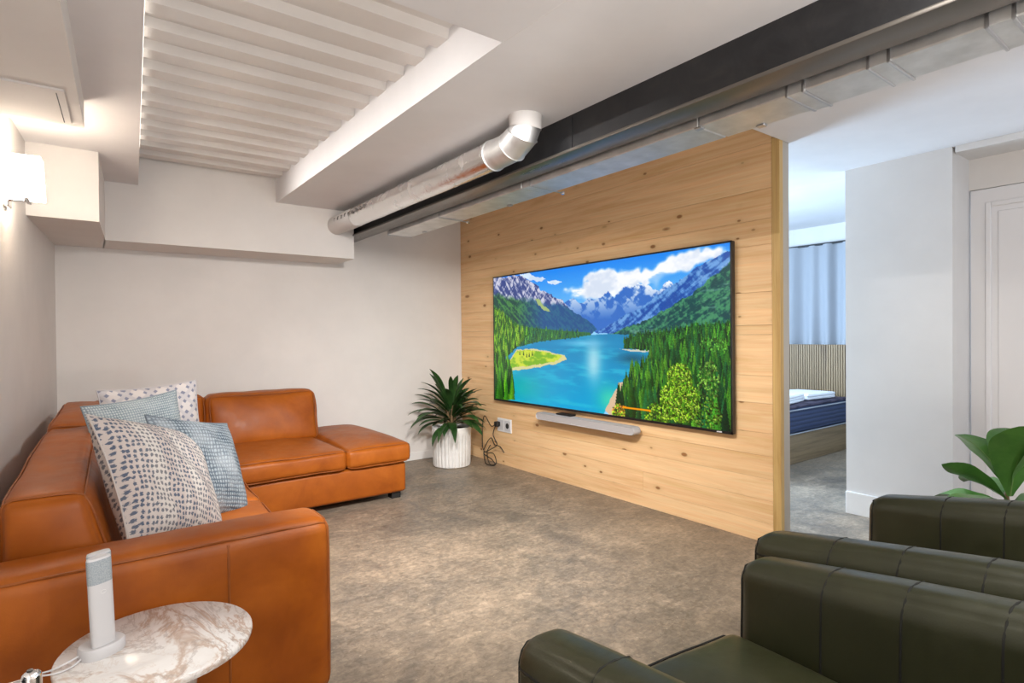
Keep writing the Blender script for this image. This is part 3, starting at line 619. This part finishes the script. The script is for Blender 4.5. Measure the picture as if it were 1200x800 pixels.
me = bpy.data.meshes.new('screen'); me.vertices.add(len(V)); me.vertices.foreach_set('co', V.ravel()); me.loops.add(Q.size); me.loops.foreach_set('vertex_index', Q.ravel().astype(np.int32))
me.polygons.add(len(Q)); me.polygons.foreach_set('loop_start', (np.arange(len(Q)) * 4).astype(np.int32)); me.update(calc_edges=True); me.validate()
ca = me.color_attributes.new('picture', 'FLOAT_COLOR', 'POINT'); ca.data.foreach_set('color', np.concatenate([lin.reshape(-1, 3), np.ones((PH * PW, 1))], 1).ravel())
m = NT('screen_picture', 0.25, color=(0.004, 0.004, 0.004)); at = m.n('ShaderNodeAttribute', attribute_name='picture'); m.l(at.outputs['Color'], m.b.inputs['Emission Color']); m.b.inputs['Emission Strength'].default_value = 0.95
sc_ = link('screen', me, 'screen_picture', tv); sc_['label'] = 'lit screen with mountain lake picture'
# soundbar hung under the set
sb = empty('soundbar', (3.02, 3.135, .538)); tag(sb, 'slim light grey soundbar hung under the television', 'soundbar')
hw, hh_ = .53, .029; prof = []
for k in range(13): prof.append((hw - hh_ + hh_ * math.cos(R(-90 + 15 * k)), hh_ * math.sin(R(-90 + 15 * k))))
for k in range(13): prof.append((-hw + hh_ + hh_ * math.cos(R(90 + 15 * k)), hh_ * math.sin(R(90 + 15 * k))))
n = len(prof); V = []
for x, s in ((-.030, .80), (-.036, .93), (-.033, 1.0), (.035, 1.0)): V += [(x, (a if s == 1 else (abs(a) - hh_ * (1 - s)) * (1 if a > 0 else -1)), b * s) for a, b in prof]
V2 = V; Fc = [tuple(range(n))] + [(i * n + k, (i + 1) * n + k, (i + 1) * n + (k + 1) % n, i * n + (k + 1) % n) for i in range(1, 3) for k in range(n)] + [(k, n + k, n + (k + 1) % n, (k + 1) % n) for k in range(n)] + [tuple(range(4 * n - 1, 3 * n - 1, -1))]
link('body', mesh('body', V2, Fc), 'soundbar_grey', sb, 35)
MB().bbox(-.015, .05, .13, .30, .031, .043, .003, 1).done('bracket', 'black_plastic', sb)
MB().box(.035, .085, .10, .34, -.02, .02).done('wall_bracket', 'black_plastic', sb)
# wall socket
so = empty('wall_socket', (XT, 4.265, .372)); tag(so, 'white double wall socket beside the potted plant', 'socket')
MB().bbox(-.010, .002, -.108, .108, -.063, .063, .004, 2).done('cover_plate', 'white_plastic', so)
for k in (-.054, .054):
    MB().bbox(-.013, -.008, k - .047, k + .047, -.047, .047, .004, 2).done('socket_insert', 'soft_white', so)
    h = MB()
    for q in range(16):
        a0, a1 = 2 * math.pi * q / 16, 2 * math.pi * (q + 1) / 16; h.add([(-.0137, k, 0), (-.0137, k + .026 * math.cos(a0), .026 * math.sin(a0)), (-.0137, k + .026 * math.cos(a1), .026 * math.sin(a1))], [(0, 1, 2)])
    h.done('socket_hole', 'hole_dark' if k < 0 else 'soft_white', so)
def curve(pts, n=10):
    P = [Vector(p) for p in pts]; o = []
    for i in range(len(P) - 1):
        a, b, c, d = P[max(i - 1, 0)], P[i], P[i + 1], P[min(i + 2, len(P) - 1)]
        for k in range(n):
            t = k / n; o.append(0.5 * ((2 * b) + (c - a) * t + (2 * a - 5 * b + 4 * c - d) * t * t + (3 * b - a - 3 * c + d) * t ** 3))
    o.append(P[-1]); return o
c1 = empty('power_cable', (3.08, 4.34, .38)); tag(c1, 'black power cable coiled in loops below the wall socket', 'cable')
MB().bbox(-.035, .012, -.024, .024, -.024, .024, .01, 2).done('plug', 'cable_black', c1)
MB().tube(curve([(-.03, 0, -.01), (-.05, .01, -.10), (-.03, -.02, -.19), (-.04, .10, -.26), (-.05, .17, -.30), (-.03, .07, -.34), (-.06, -.03, -.372), (-.10, .04, -.374), (-.07, .13, -.34), (-.05, .16, -.25), (-.03, .08, -.14), (-.04, 0, -.19), (-.03, -.07, -.2), (-.02, -.12, -.25)]), .0045, 6).done('cord', 'cable_black', c1, 60)
c2 = tag(MB().tube(curve([(3.075, 4.35, .40), (3.06, 4.42, .35), (3.05, 4.52, .44), (3.05, 4.56, .30), (3.04, 4.54, .13), (3.03, 4.46, .10), (3.04, 4.36, .10), (3.02, 4.29, .03), (2.99, 4.33, .008), (3.02, 4.42, .03), (3.05, 4.48, .10), (3.06, 4.44, .17)]), .004, 6).done('thin_cable', 'cable_black', None, 60), 'thin black cable drooping from plant towards the floor', 'cable')

# ------------------------------------------------------------------ corner sofa
sf = empty('corner_sofa', (0, 3.0, 0)); tag(sf, 'tan leather corner sofa with chaise against the back wall', 'sofa')
sf_off = Vector((0, -3.0, 0))
ROT = R(-2.0); PIV = np.array([0.0, 2.1])
def side(o):                                           # the run along the left wall stands two degrees off the chaise
    x, y = o[0] - PIV[0], o[1] - PIV[1]; return np.array([PIV[0] + x * math.cos(ROT) - y * math.sin(ROT), PIV[1] + x * math.sin(ROT) + y * math.cos(ROT), o[2]])
def S(c, name, step=.05, mat='tan_leather'):
    o = c.build(name, mat, sf, step); o.location = sf_off; return o
def P_(c, parts, parent, r=.0038, mat='tan_piping', name='piping'):
    for pts in parts:
        MB().tube(c.path(pts), r, 6).done(name, mat, parent, 60)
# near arm
arm = Cushion(-.26, .635, 1.835, 2.035, .05, .615, .045, (.006, .006, .010), .0012, 1)
ao = S(arm, 'arm', .06)
P_(arm, [[(-1, -.93, .97), (.98, -.93, .97), (.98, .93, .97)], [(.31, -1, .93), (.31, -1, -1)], [(.985, -.93, .97), (.985, -.93, -1)]], ao)
P_(arm, [[(-1, .93, .97), (.98, .93, .97)]], ao)
# bases
b1 = Cushion(-.24, .625, 2.03, 4.95, .05, .275, .025, (.004, 0, 0), .001, 2, side); S(b1, 'base', .12)
b2 = Cushion(.55, 1.905, 3.875, 4.985, .05, .275, .025, (.004, .004, 0), .001, 3); S(b2, 'base', .1)
# back frames
bf = Cushion(-.262, -.16, 2.03, 4.93, .25, .59, .03, (0, 0, 0), .001, 4, side); S(bf, 'back_frame', .12)
bf2 = Cushion(-.10, 1.44, 4.86, 4.995, .25, .68, .03, (0, 0, 0), .001, 5); S(bf2, 'back_frame', .12)
# seat cushions
def seat(x0, x1, y0, y1, z1, seed, post, puff, step=.05):
    c = Cushion(x0, x1, y0, y1, .283, z1, .032, (.012, .010, puff), .0035, seed, post); o = S(c, 'seat_cushion', step)
    e = .97
    for zz in (.80, -.80):
        P_(c, [[(-e, -e, zz), (e, -e, zz), (e, e, zz), (-e, e, zz), (-e, -e, zz)]], o); 
    return c
seat(-.16, .64, 2.045, 2.95, .425, 11, side, .03); seat(-.16, .64, 2.96, 3.84, .425, 12, side, .03)
seat(.62, 1.437, 3.835, 4.90, .415, 13, None, .03, .04); seat(1.441, 1.925, 3.835, 4.985, .415, 14, None, .045, .04)
seat(-.1, .615, 3.86, 4.86, .42, 15, None, .02, .06)
# back cushions, leaning
def lean_x(k, z0, x0): return lambda o: side(np.array([o[0] - (o[2] - z0) * k if True else 0, o[1], o[2]]))
def backc(x0, x1, y0, y1, z0, z1, seed, post, puff, rr_=.045, step=.05):
    c = Cushion(x0, x1, y0, y1, z0, z1, rr_, puff, .005, seed, post); o = S(c, 'back_cushion', step); return c, o
def wedge(o):                                          # left run: thick at the seat, narrow at the top
    t = (o[2] - .42) / .36; x = -.185 + (o[0] + .185) * (1 - .36 * t); z = o[2] + .035 * math.sin(max(0, min(1, (o[1] - 2.06) / 1.4)) * 1.57) + (.02 if o[1] > 3.4 else 0) * min(1, (o[1] - 3.4) / .3 if o[1] > 3.4 else 0)
    return side(np.array([x, o[1], z if o[2] > .5 else o[2]]))
for y0, y1, sd in ((2.06, 3.40, 21), (3.41, 4.50, 22)):
    c, o = backc(-.20, .085, y0, y1, .42, .755, sd, wedge, (.02, .02, .02), .04)
    P_(c, [[(-.93, -.96, .93), (.93, -.96, .93), (.93, .96, .93), (-.93, .96, .93), (-.93, -.96, .93)], [(.93, -.96, .93), (.93, -.96, -1)], [(-.93, -.96, .93), (-.93, -.96, -1)]], o, .004)
def leany(k): return lambda o: np.array([o[0], o[1] + (o[2] - .42) * k, o[2]])
for x0, x1, y0, sd, zt in ((.70, 1.462, 4.515, 23, .785), (.02, .69, 4.56, 24, .79)):
    c, o = backc(x0, x1, y0, y0 + .2, .405, zt, sd, leany(.28), (.02, .055, .012), .04, .04)
    P_(c, [[(-.95, -.9, .95), (.95, -.9, .95), (.95, -.9, -.95), (-.95, -.9, -.95), (-.95, -.9, .95)], [(-.95, .9, .95), (.95, .9, .95), (.95, .9, -.95)]], o, .004)
for x, y in ((.56, 1.9), (-.18, 1.9), (1.84, 3.95), (1.84, 4.92), (.7, 3.95), (-.16, 4.8)):
    f = MB().prism([(x - .035, y - .035), (x + .035, y - .035), (x + .035, y + .035), (x - .035, y + .035)], 0, .055).done('foot', 'black_foot', sf); f.location = sf_off

# ------------------------------------------------------------------ scatter cushions
pillow('scatter_cushion', 'fabric_sprig',   .49, .19, (.218, 2.36, .690), (R(-30), R(17), R(48)), 1.0, 'cream cushion with small navy sprigs, nearest the sofa arm', .02)
pillow('scatter_cushion', 'fabric_blue', .46, .13, (.402, 2.79, .645), (R(-26), R(13), R(38)), 2.2, 'textured denim blue cushion just behind the cream sprigged one', .02)
pillow('scatter_cushion', 'fabric_waffle', .42, .13, (.205, 3.16, .725), (R(-10), R(-5), R(25)), 3.1, 'pale blue waffle weave cushion between denim and lattice cushions', .02)
pillow('scatter_cushion', 'fabric_lattice', .46, .13, (.285, 3.50, .735), (R(-8), R(-3), R(12)), 4.4, 'cream and grey lattice patterned cushion, furthest from the arm', .02)

# ------------------------------------------------------------------ side table with handset dock
TZ = .47; tb = empty('side_table', (.133, 1.618, 0)); tag(tb, 'small round side table with brown veined marble top', 'table')
MB().lathe([(.196, TZ - .022), (.2035, TZ - .019), (.206, TZ - .011), (.2055, TZ - .004), (.202, TZ)], 64).done('table_top', 'marble', tb, 50)
MB().lathe([(.135, 0), (.14, .012), (.12, .05), (.085, .16), (.07, .26), (.08, .36), (.115, .44), (.125, TZ - .022)], 40).done('pedestal', 'marble', tb, 60)
dkk = empty('handset_dock', (.020, 1.640, TZ), R(28)); tag(dkk, 'white oval charging dock on the marble side table', 'dock')
def oval(a, b, k=40, p=2.4):
    o = []
    for i in range(k):
        q = 2 * math.pi * i / k; c, s = math.cos(q), math.sin(q); o.append((a * abs(c) ** (2 / p) * (1 if c > 0 else -1), b * abs(s) ** (2 / p) * (1 if s > 0 else -1)))
    return o
def stack(rings, name, mat, parent, sm=45):            # rings: (outline, z, dx, dy)
    n = len(rings[0][0]); V = [(x + dx, y + dy, z) for pr, z, dx, dy in rings for x, y in pr]
    Fc = [tuple(range(n - 1, -1, -1)), tuple(range((len(rings) - 1) * n, len(rings) * n))] + [(i * n + k, i * n + (k + 1) % n, (i + 1) * n + (k + 1) % n, (i + 1) * n + k) for i in range(len(rings) - 1) for k in range(n)]
    return link(name, mesh(name, V, Fc), mat, parent, sm)
stack([(oval(.046, .036), 0, 0, 0), (oval(.047, .037), .004, 0, 0), (oval(.047, .037), .021, 0, 0), (oval(.044, .034), .025, 0, 0)], 'dock_body', 'soft_white', dkk)
MB().tube(curve([(-.044, .005, .012), (-.075, .0, .012), (-.10, .012, .006), (-.13, .035, .005)]), .0022, 6).done('dock_cable', 'soft_white', dkk, 60)
MB().tube(curve([(-.044, -.003, .008), (-.07, -.012, .004), (-.10, -.006, .004), (-.13, .03, .0045)]), .0022, 6).done('dock_cable', 'soft_white', dkk, 60)
def handset(lx, ly, label, lean):
    c, s = math.cos(R(28)), math.sin(R(28)); h = empty('handset', (.020 + lx * c - ly * s, 1.640 + lx * s + ly * c, TZ + .0255), R(28)); tag(h, label, 'handset', 'handsets in the charging dock')
    H_ = .205; f = lambda z: (oval(.0255, .0115), z, -lean * z / H_, 0)
    stack([f(0), f(.145)], 'handset_body', 'soft_white', h); stack([(oval(.0258, .0118), .145, -lean * .145 / H_, 0), (oval(.0258, .0118), .2, -lean * .2 / H_, 0)], 'felt_band', 'felt_grey', h)
    stack([f(.2), (oval(.024, .0105), .2045, -lean, 0)], 'cap', 'soft_white', h)
    MB().tube([(-lean * .6 + .006 * math.cos(a), -.0118, .125 + .004 * math.sin(a)) for a in np.linspace(0, 6.0, 14)], .0006, 4, True).done('button', 'white_plastic', h, 60)
handset(-.004, -.014, 'white upright handset with grey felt band, in front', .008)
handset(.014, .018, 'white upright handset tucked behind the front one', .008)

# ------------------------------------------------------------------ chrome chair at the lower left edge
ch = empty('chrome_chair', (-.24, 1.0, 0)); tag(ch, 'small chrome framed chair peeking in beside the side table', 'chair')
MB().bbox(-.155, .165, -.20, .20, .42, .47, .02, 3).done('seat', 'black_plastic', ch, 50)
MB().bbox(-.165, -.135, -.20, .20, .55, .82, .012, 3).done('backrest', 'black_plastic', ch, 50)
for s_ in (-1, 1):
    yy_ = .235 * s_
    MB().bbox(.146, .174, yy_ - .011, yy_ + .011, 0, .652, .0105, 3).done('front_leg', 'chrome', ch, 60)
    MB().tube([(-.15, yy_, 0), (-.15, yy_, .82)], .011, 10).done('back_leg', 'chrome', ch, 60)
    MB().tube([(-.15, yy_, .625), (.15, yy_, .632)], .010, 10).done('arm_bar', 'chrome', ch, 60)
    MB().lathe([(.0032, .6505), (.0045, .6515), (.0045, .6535)], 12, (.158, yy_)).done('bolt', 'black_plastic', ch, 60)
    MB().tube([(-.15, yy_, .43), (.15, yy_, .43)], .008, 8).done('side_rail', 'chrome', ch, 60)

# ------------------------------------------------------------------ green leather armchairs
def armchair(loc, rz, label):
    t = empty('armchair', loc, rz); tag(t, label, 'armchair', 'pair of green leather armchairs')
    RISE = .155
    def post(o):                                       # the arms climb towards the back
        k = max(0., (o[2] - .30) / .30); return np.array([o[0], o[1], o[2] + RISE * max(0, .40 - o[1]) * min(k, 1.1)])
    for s_ in (-1, 1):
        x0, x1 = (-.412, -.282) if s_ < 0 else (.282, .412)
        c = Cushion(x0, x1, -.38, .405, .07, .602, .048, (.010, .008, .006), .0012, 31 + s_, post); o = c.build('arm', 'green_leather', t, .05)
        ow = float(s_)
        for yy_ in (.40, -.02, -.44):
            MB().tube(c.path([(-1.0, yy_, -1), (-1.0, yy_, 1), (1.0, yy_, 1), (1.0, yy_, -1)]), .0026, 6).done('seam', 'green_seam', o, 60)
        for e in (-1, 1):
            if e == ow: 
                MB().tube(c.path([(e, -1, .80), (e, .93, .80), (e, .97, .80)]), .0030, 6).done('seam', 'green_seam', o, 60)
                pts = c.path([(e, -1, .775), (e, .95, .775)], .012); st = MB()
                for a, b in zip(pts[:-1:2], pts[1::2]): st.tube([tuple(np.array(a) + [e * .0006, 0, 0]), tuple(np.array(a) * .35 + np.array(b) * .65 + [e * .0006, 0, 0])], .0011, 4)
                st.done('stitching', 'stitch', o)['kind'] = 'stuff'
        MB().tube(c.path([(-.96, .965, -1), (-.96, .965, .93), (.96, .965, .93), (.96, .965, -1)]), .0026, 6).done('seam', 'green_seam', o, 60)
    bs = Cushion(-.283, .283, -.34, .375, .08, .30, .02); bs.build('base', 'green_leather', t, .1)
    sc = Cushion(-.280, .280, -.26, .415, .30, .425, .045, (.002, .012, .030), .002, 37); so_ = sc.build('seat_cushion', 'green_leather', t, .04)
    MB().tube(sc.path([(-.96, .95, .75), (.96, .95, .75)]), .003, 6).done('seam', 'green_seam', so_, 60)
    bk = Cushion(-.40, .40, -.44, -.27, .10, .80, .06, (0, .03, .01), .002, 39, lambda o: np.array([o[0], o[1] - max(0, o[2] - .4) * .18, o[2]])); bo = bk.build('backrest', 'green_leather', t, .05)
    for xx_ in (-.33, .33): MB().tube(bk.path([(xx_, 1, -1), (xx_, 1, 1), (xx_, -1, 1), (xx_, -1, -1)]), .003, 6).done('seam', 'green_seam', bo, 60)
    for x in (-.34, .34):
        for y in (-.33, .33): MB().prism([(x - .025, y - .025), (x + .025, y - .025), (x + .025, y + .025), (x - .025, y + .025)], 0, .08).done('leg', 'black_foot', t)
    return t
armchair((1.045, .47, 0), R(-5), 'dark green leather armchair nearest the viewer')
armchair((1.955, .50, 0), R(-4), 'dark green leather armchair further right, by the leafy fig')

# ------------------------------------------------------------------ plants
def blade(name, L, W_, bend, droop, mat, parent, loc, az, tilt, fold=.25, shape='strap', ns=12, twist=0.0, vein=False, wave=0.0):
    V = []; Fc = []; x, z, a = 0., 0., tilt; mid = []
    for i in range(ns + 1):
        t = i / ns
        if shape == 'strap': w_ = W_ * (0.30 + 1.5 * t) if t < .35 else W_ * (.825 + .175 * math.sin((t - .35) / .3 * 1.57)) if t < .65 else W_ * (1 - ((t - .65) / .35) ** 1.7)
        else:
            w_ = W_ * (max(0, math.sin(math.pi * min(1, (t * .94 + .06)) ** 1.35)) ** .75 * (0.62 + .38 * t) if t < .999 else 0.02)
        w_ = max(w_, .0012)
        for q in (-1, -.5, 0, .5, 1):
            lift = abs(q) * fold * w_ + wave * math.sin(t * 16 + q * 2) * abs(q) * w_
            nx, nz_ = -math.sin(a), math.cos(a)
            tw = twist * t; yv = q * w_ * math.cos(tw); lz = lift + q * w_ * math.sin(tw)
            V.append((x + nx * lz, yv, z + nz_ * lz))
        mid.append((x + -math.sin(a) * .0015, 0, z + math.cos(a) * .0015))
        st = L / ns; x += st * math.cos(a); z += st * math.sin(a); a -= (bend + droop * t) / ns
    for i in range(ns):
        for k in range(4): p = i * 5 + k; Fc.append((p, p + 5, p + 6, p + 1))
    V2 = [(x_, y_, z_ - .0012) for x_, y_, z_ in V]; m_ = len(V); Fc += [tuple(q + m_ for q in f[::-1]) for f in Fc]
    o = link(name, mesh(name, V + V2, Fc), mat, parent, 180); o.location = loc; o.rotation_euler = (0, 0, az)
    if vein: MB().tube(mid, [.0035 * (1 - .8 * i / ns) for i in range(ns + 1)], 6).done('midrib', 'leaf_vein', o, 60)
    return o
pp = empty('potted_dracaena', (2.73, 4.60, 0)); tag(pp, 'strappy dark green plant in a ribbed white pot by the timber wall', 'plant')
def rib(k, z): return (.006 * abs(math.sin(math.pi * k / 6)) - .003) if z < .295 and z > .004 else 0.002
MB().lathe([(.158, 0), (.168, .006), (.172, .02), (.176, .15), (.178, .293), (.179, .297), (.182, .34), (.181, .362), (.174, .366), (.166, .362), (.164, .33), (.162, .32)], 180, rib=rib).done('pot', 'pot_white', pp, 30)
MB().lathe([(.163, .29), (.163, .333), (.09, .338), (.01, .34)], 32).done('soil', 'soil', pp, 60)
for k in range(3):
    a = k * 2.1; MB().tube([(.03 * math.cos(a), .03 * math.sin(a), .32), (.035 * math.cos(a), .035 * math.sin(a), .45), (.045 * math.cos(a + .3), .045 * math.sin(a + .3), .56)], [.016, .014, .009], 8).done('stem', 'stem_brown', pp, 60)
rnd = random.Random(12)
for k in range(84):
    az = k * 2.39996 + rnd.uniform(-.25, .25); t = k / 83; tilt = R(82 - 74 * t ** .75 + rnd.uniform(-8, 8)); L = rnd.uniform(.30, .44) * (1.0 if t > .2 else .95)
    dx, dy = math.cos(az), math.sin(az); reach = L
    if dx > .3: L *= 1 - .28 * dx
    if dy > .3: L *= 1 - .3 * dy
    z0 = .58 - .22 * t + rnd.uniform(-.03, .03)
    if t > .82: z0 += .02
    blade('leaf', L, rnd.uniform(.022, .036), rnd.uniform(.3, .75), rnd.uniform(.7, 1.5) * (.4 + t), 'leaf_dark', pp, (.045 * dx, .045 * dy, z0), az, tilt, .3, 'strap', 11, rnd.uniform(-.5, .5))
fg = empty('fiddle_leaf_fig', (3.30, .70, 0)); tag(fg, 'broad leaved green fig plant behind the further armchair', 'plant')
MB().lathe([(.12, 0), (.13, .01), (.155, .26), (.16, .27), (.15, .272), (.14, .25)], 40).done('pot', 'pot_dark', fg, 50)
MB().lathe([(.14, .22), (.141, .245), (.01, .25)], 32).done('soil', 'soil', fg, 60)
MB().tube([(0, 0, .23), (.01, .005, .38), (.0, .01, .46), (.005, .0, .53)], [.014, .012, .010, .007], 8).done('stem', 'stem_brown', fg, 60)
# azimuth measured in the room frame; 135 degrees points left in the view
for az, tilt, L, W_, z0, bend, dr_, rl in ((143, 40, .30, .062, .50, .55, -.5, .9), (215, 76, .36, .125, .52, .45, .5, 0.0), (268, 74, .34, .11, .54, .6, .8, 0), (320, 58, .30, .09, .54, .6, .8, 0), (60, 60, .30, .09, .55, .6, .8, 0), (15, 66, .30, .09, .56, .6, .6, 0), (152, 12, .30, .066, .49, .25, .5, .15), (215, 14, .28, .085, .46, .4, .8, 0), (265, 20, .28, .09, .46, .5, .9, 0), (330, 15, .27, .085, .47, .5, .8, 0), (90, 12, .27, .085, .47, .5, .8, 0), (45, 20, .28, .08, .50, .5, .8, 0)):
    blade('leaf', L * 1.12, W_, bend, dr_, 'leaf_fig', fg, (.01 * math.cos(R(az)), .01 * math.sin(R(az)), z0 - .055), R(az), R(tilt), .28, 'fig', 16, rl, True, .05)

# ------------------------------------------------------------------ wall sconce
def frust(b, t, z0, z1, th, cx):
    V = []
    for s_, z in ((b, z0), (t, z1)):
        V += [(cx - s_, -s_, z), (cx + s_, -s_, z), (cx + s_, s_, z), (cx - s_, s_, z)]
    for s_, z in ((b - th, z0), (t - th, z1)):
        V += [(cx - s_, -s_, z), (cx + s_, -s_, z), (cx + s_, s_, z), (cx - s_, s_, z)]
    Fc = [(k, (k + 1) % 4, 4 + (k + 1) % 4, 4 + k) for k in range(4)] + [(8 + (k + 1) % 4, 8 + k, 12 + k, 12 + (k + 1) % 4) for k in range(4)] + [(4 + k, 4 + (k + 1) % 4, 12 + (k + 1) % 4, 12 + k) for k in range(4)] + [(k, 8 + k, 8 + (k + 1) % 4, (k + 1) % 4) for k in range(4)]
    return V, Fc
def sconce(sy, label):
    sn = empty('wall_sconce', (LX(sy), sy, 1.86), R(-4)); tag(sn, label, 'lamp', 'sconces on the left wall')
    MB().bbox(0, .018, -.04, .04, -.065, .065, .004, 2).done('wall_plate', 'chrome', sn)
    MB().tube([(.012, 0, -.03), (.08, 0, -.03), (.08, 0, .03)], .008, 10).done('arm', 'chrome', sn, 50)
    MB().bbox(.07, .09, -.045, .045, -.036, -.022, .003, 1).done('cross_bar', 'chrome', sn)
    V, Fc = frust(.056, .050, -.02, .165, .004, .08); link('glass_shade', mesh('glass_shade', V, Fc), 'glow_shade', sn)
    MB().lathe([(.012, .0), (.018, .02), (.018, .07), (.008, .09)], 16, (.08, 0)).done('bulb', 'glow_shade', sn, 60)
sconce(3.37, 'glowing white glass wall sconce on a chrome arm, beside the soffit')
for (x, y, z), aim, pw in ADDED_SPOTS:
    sp = empty('added_spotlight', (x, y, ZC)); tag(sp, 'small black added ceiling spotlight over the %s' % ('armchairs' if x > 1 else 'side table'), 'spotlight')  # unseen fixture added to carry each spot
    MB().lathe([(.045, -.012), (.045, 0)], 24).done('ceiling_rose', 'black_plastic', sp, 40); MB().tube([(0, 0, 0), (0, 0, -.06)], .007, 8).done('stem', 'black_plastic', sp, 50)
    d = (Vector(aim) - Vector((x, y, z))).normalized(); b = Vector((0, 0, z - ZC + .02)); MB().tube([b - d * .075, b - d * .05, b - d * .03], [.03, .045, .05], 20).done('spot_head', 'black_plastic', sp, 50)
for x, y, z, pw in ADDED_GLOBES:
    gl = empty('added_globe_lamp', (x, y, 0)); tag(gl, 'added low globe lamp on a slim black stand behind the viewer', 'lamp')  # stand added for the unseen globe light
    MB().lathe([(.14, 0), (.14, .015), (.02, .03)], 32).done('base', 'black_plastic', gl, 40); MB().tube([(0, 0, .02), (0, 0, z - .17)], .01, 10).done('stem', 'black_plastic', gl, 50)
    MB().lathe([(.02, z - .20), (.07, z - .165), (.075, z - .16), (.02, z - .165)], 24).done('globe_holder', 'black_plastic', gl, 50)
st = empty('added_led_strip', (.214, 2.95, 2.399), R(-3.15)); tag(st, 'added white LED strip tucked along the left edge of the ceiling bay', 'light strip')  # strip body added with the bay light, hidden from the camera
MB().box(-.0065, -.003, -1.27, 1.27, -.010, .010).done('strip_channel', 'white_plastic', st); MB().box(-.003, -.001, -1.25, 1.25, -.007, .007).done('strip_diffuser', 'added_led_diffuser', st)
# ceiling LED panels added out of view as fill, above and behind the viewer
for xx_, yy_, lab in ((.35, -1.1, 'added white ceiling light panel behind the viewer'), (1.0, .35, 'added white ceiling light panel above the viewer')):
    lp = empty('added_ceiling_light', (xx_, yy_, ZC)); tag(lp, lab, 'ceiling light')
    q = MB()
    for a, b, c, d in ((-.575, .575, -.30, -.28), (-.575, .575, .28, .30), (-.575, -.555, -.28, .28), (.555, .575, -.28, .28)): q.box(a, b, c, d, -.028, 0)
    q.done('frame', 'white_plastic', lp); MB().box(-.555, .555, -.28, .28, -.022, -.002).done('diffuser', 'added_led_diffuser', lp)

# ------------------------------------------------------------------ bedroom beyond
bd = empty('bed', (5.44, 3.35, 0)); tag(bd, 'bed with wooden base and dark blue mattress in the bedroom', 'bed')
MB().bbox(-1.05, 1.03, -.73, .73, .0, .265, .006, 1).done('bed_base', 'bed_wood', bd)
cm = Cushion(-1.03, 1.02, -.725, .725, .267, .50, .045, (0, .008, .01)); mo = cm.build('mattress', 'mattress_blue', bd, .15)
for zz in (.275, .492): MB().tube([(-1.03, -.732, zz), (1.02, -.732, zz)], .006, 6).done('mattress_piping', 'curtain_cloth', mo, 60)
hb = MB().box(1.06, 1.10, -.85, .85, .0, 1.075).done('headboard', 'bed_wood', bd)
sl = MB()
for k in range(68): sl.box(1.045, 1.062, -.85 + k * .025, -.85 + k * .025 + .017, .3, 1.072)
sl.done('headboard_slats', 'slat_wood', hb)['kind'] = 'stuff'
cc = Cushion(-.3, 1.0, -.70, .70, .498, .522, .012, (0, 0, 0), .004, 51); tag(cc.build('bed_cover', 'dark_cover', None, .06), 'dark purple patterned cover spread on the mattress', 'blanket')
bpy.data.objects['bed_cover'].location = (5.44, 3.35, .002)
def folded(loc, sx, sy, h, n, rz, label):
    t = empty('folded_linen', loc, rz); tag(t, label, 'linen', 'folded linen on the bed')
    for k in range(n):
        c = Cushion(-sx / 2 + .004 * k, sx / 2, -sy / 2, sy / 2 - .006 * k, k * h / n, (k + 1) * h / n + .002, h / n * .48, (.004, .004, .004), .003, 60 + k); c.build('fold', 'linen_white', t, .06)
folded((5.35, 2.92, .53), .62, .40, .075, 3, R(8), 'folded white linen stack at the near edge of the bed')
folded((6.02, 2.95, .53), .50, .42, .055, 2, R(-5), 'lower folded white linen nearer the headboard')
V = []; Fc = []; ny, nzr = 150, 10
for j in range(nzr + 1):
    for i in range(ny + 1):
        u = i / ny; yv = 2.15 + 2.2 * u; t = j / nzr; amp = .024 + .016 * (1 - t)
        V.append((6.595 + amp * math.sin(u * 2.2 / .105 * 6.283 * .5 + .9 * math.sin(u * 17)) + .012 * math.sin(u * 41 + t * 2), yv, 1.0 + 1.19 * t))
for j in range(nzr):
    for i in range(ny): a = j * (ny + 1) + i; Fc.append((a, a + 1, a + ny + 2, a + ny + 1))
V2 = [(x + .004, y, z) for x, y, z in V]; m_ = len(V); Fc += [tuple(q + m_ for q in f[::-1]) for f in Fc]
cu = empty('curtain', (6.6, 3.2, 1.0)); tag(cu, 'pale blue grey pleated curtain behind the headboard', 'curtain')
o = link('curtain_panel', mesh('curtain_panel', V + V2, Fc), 'curtain_cloth', cu, 180); o.location = (-6.6, -3.2, -1.0)
MB().tube([(0, -1.1, 1.195), (0, 1.15, 1.195)], .012, 10).done('curtain_rod', 'steel_paint', cu, 60)
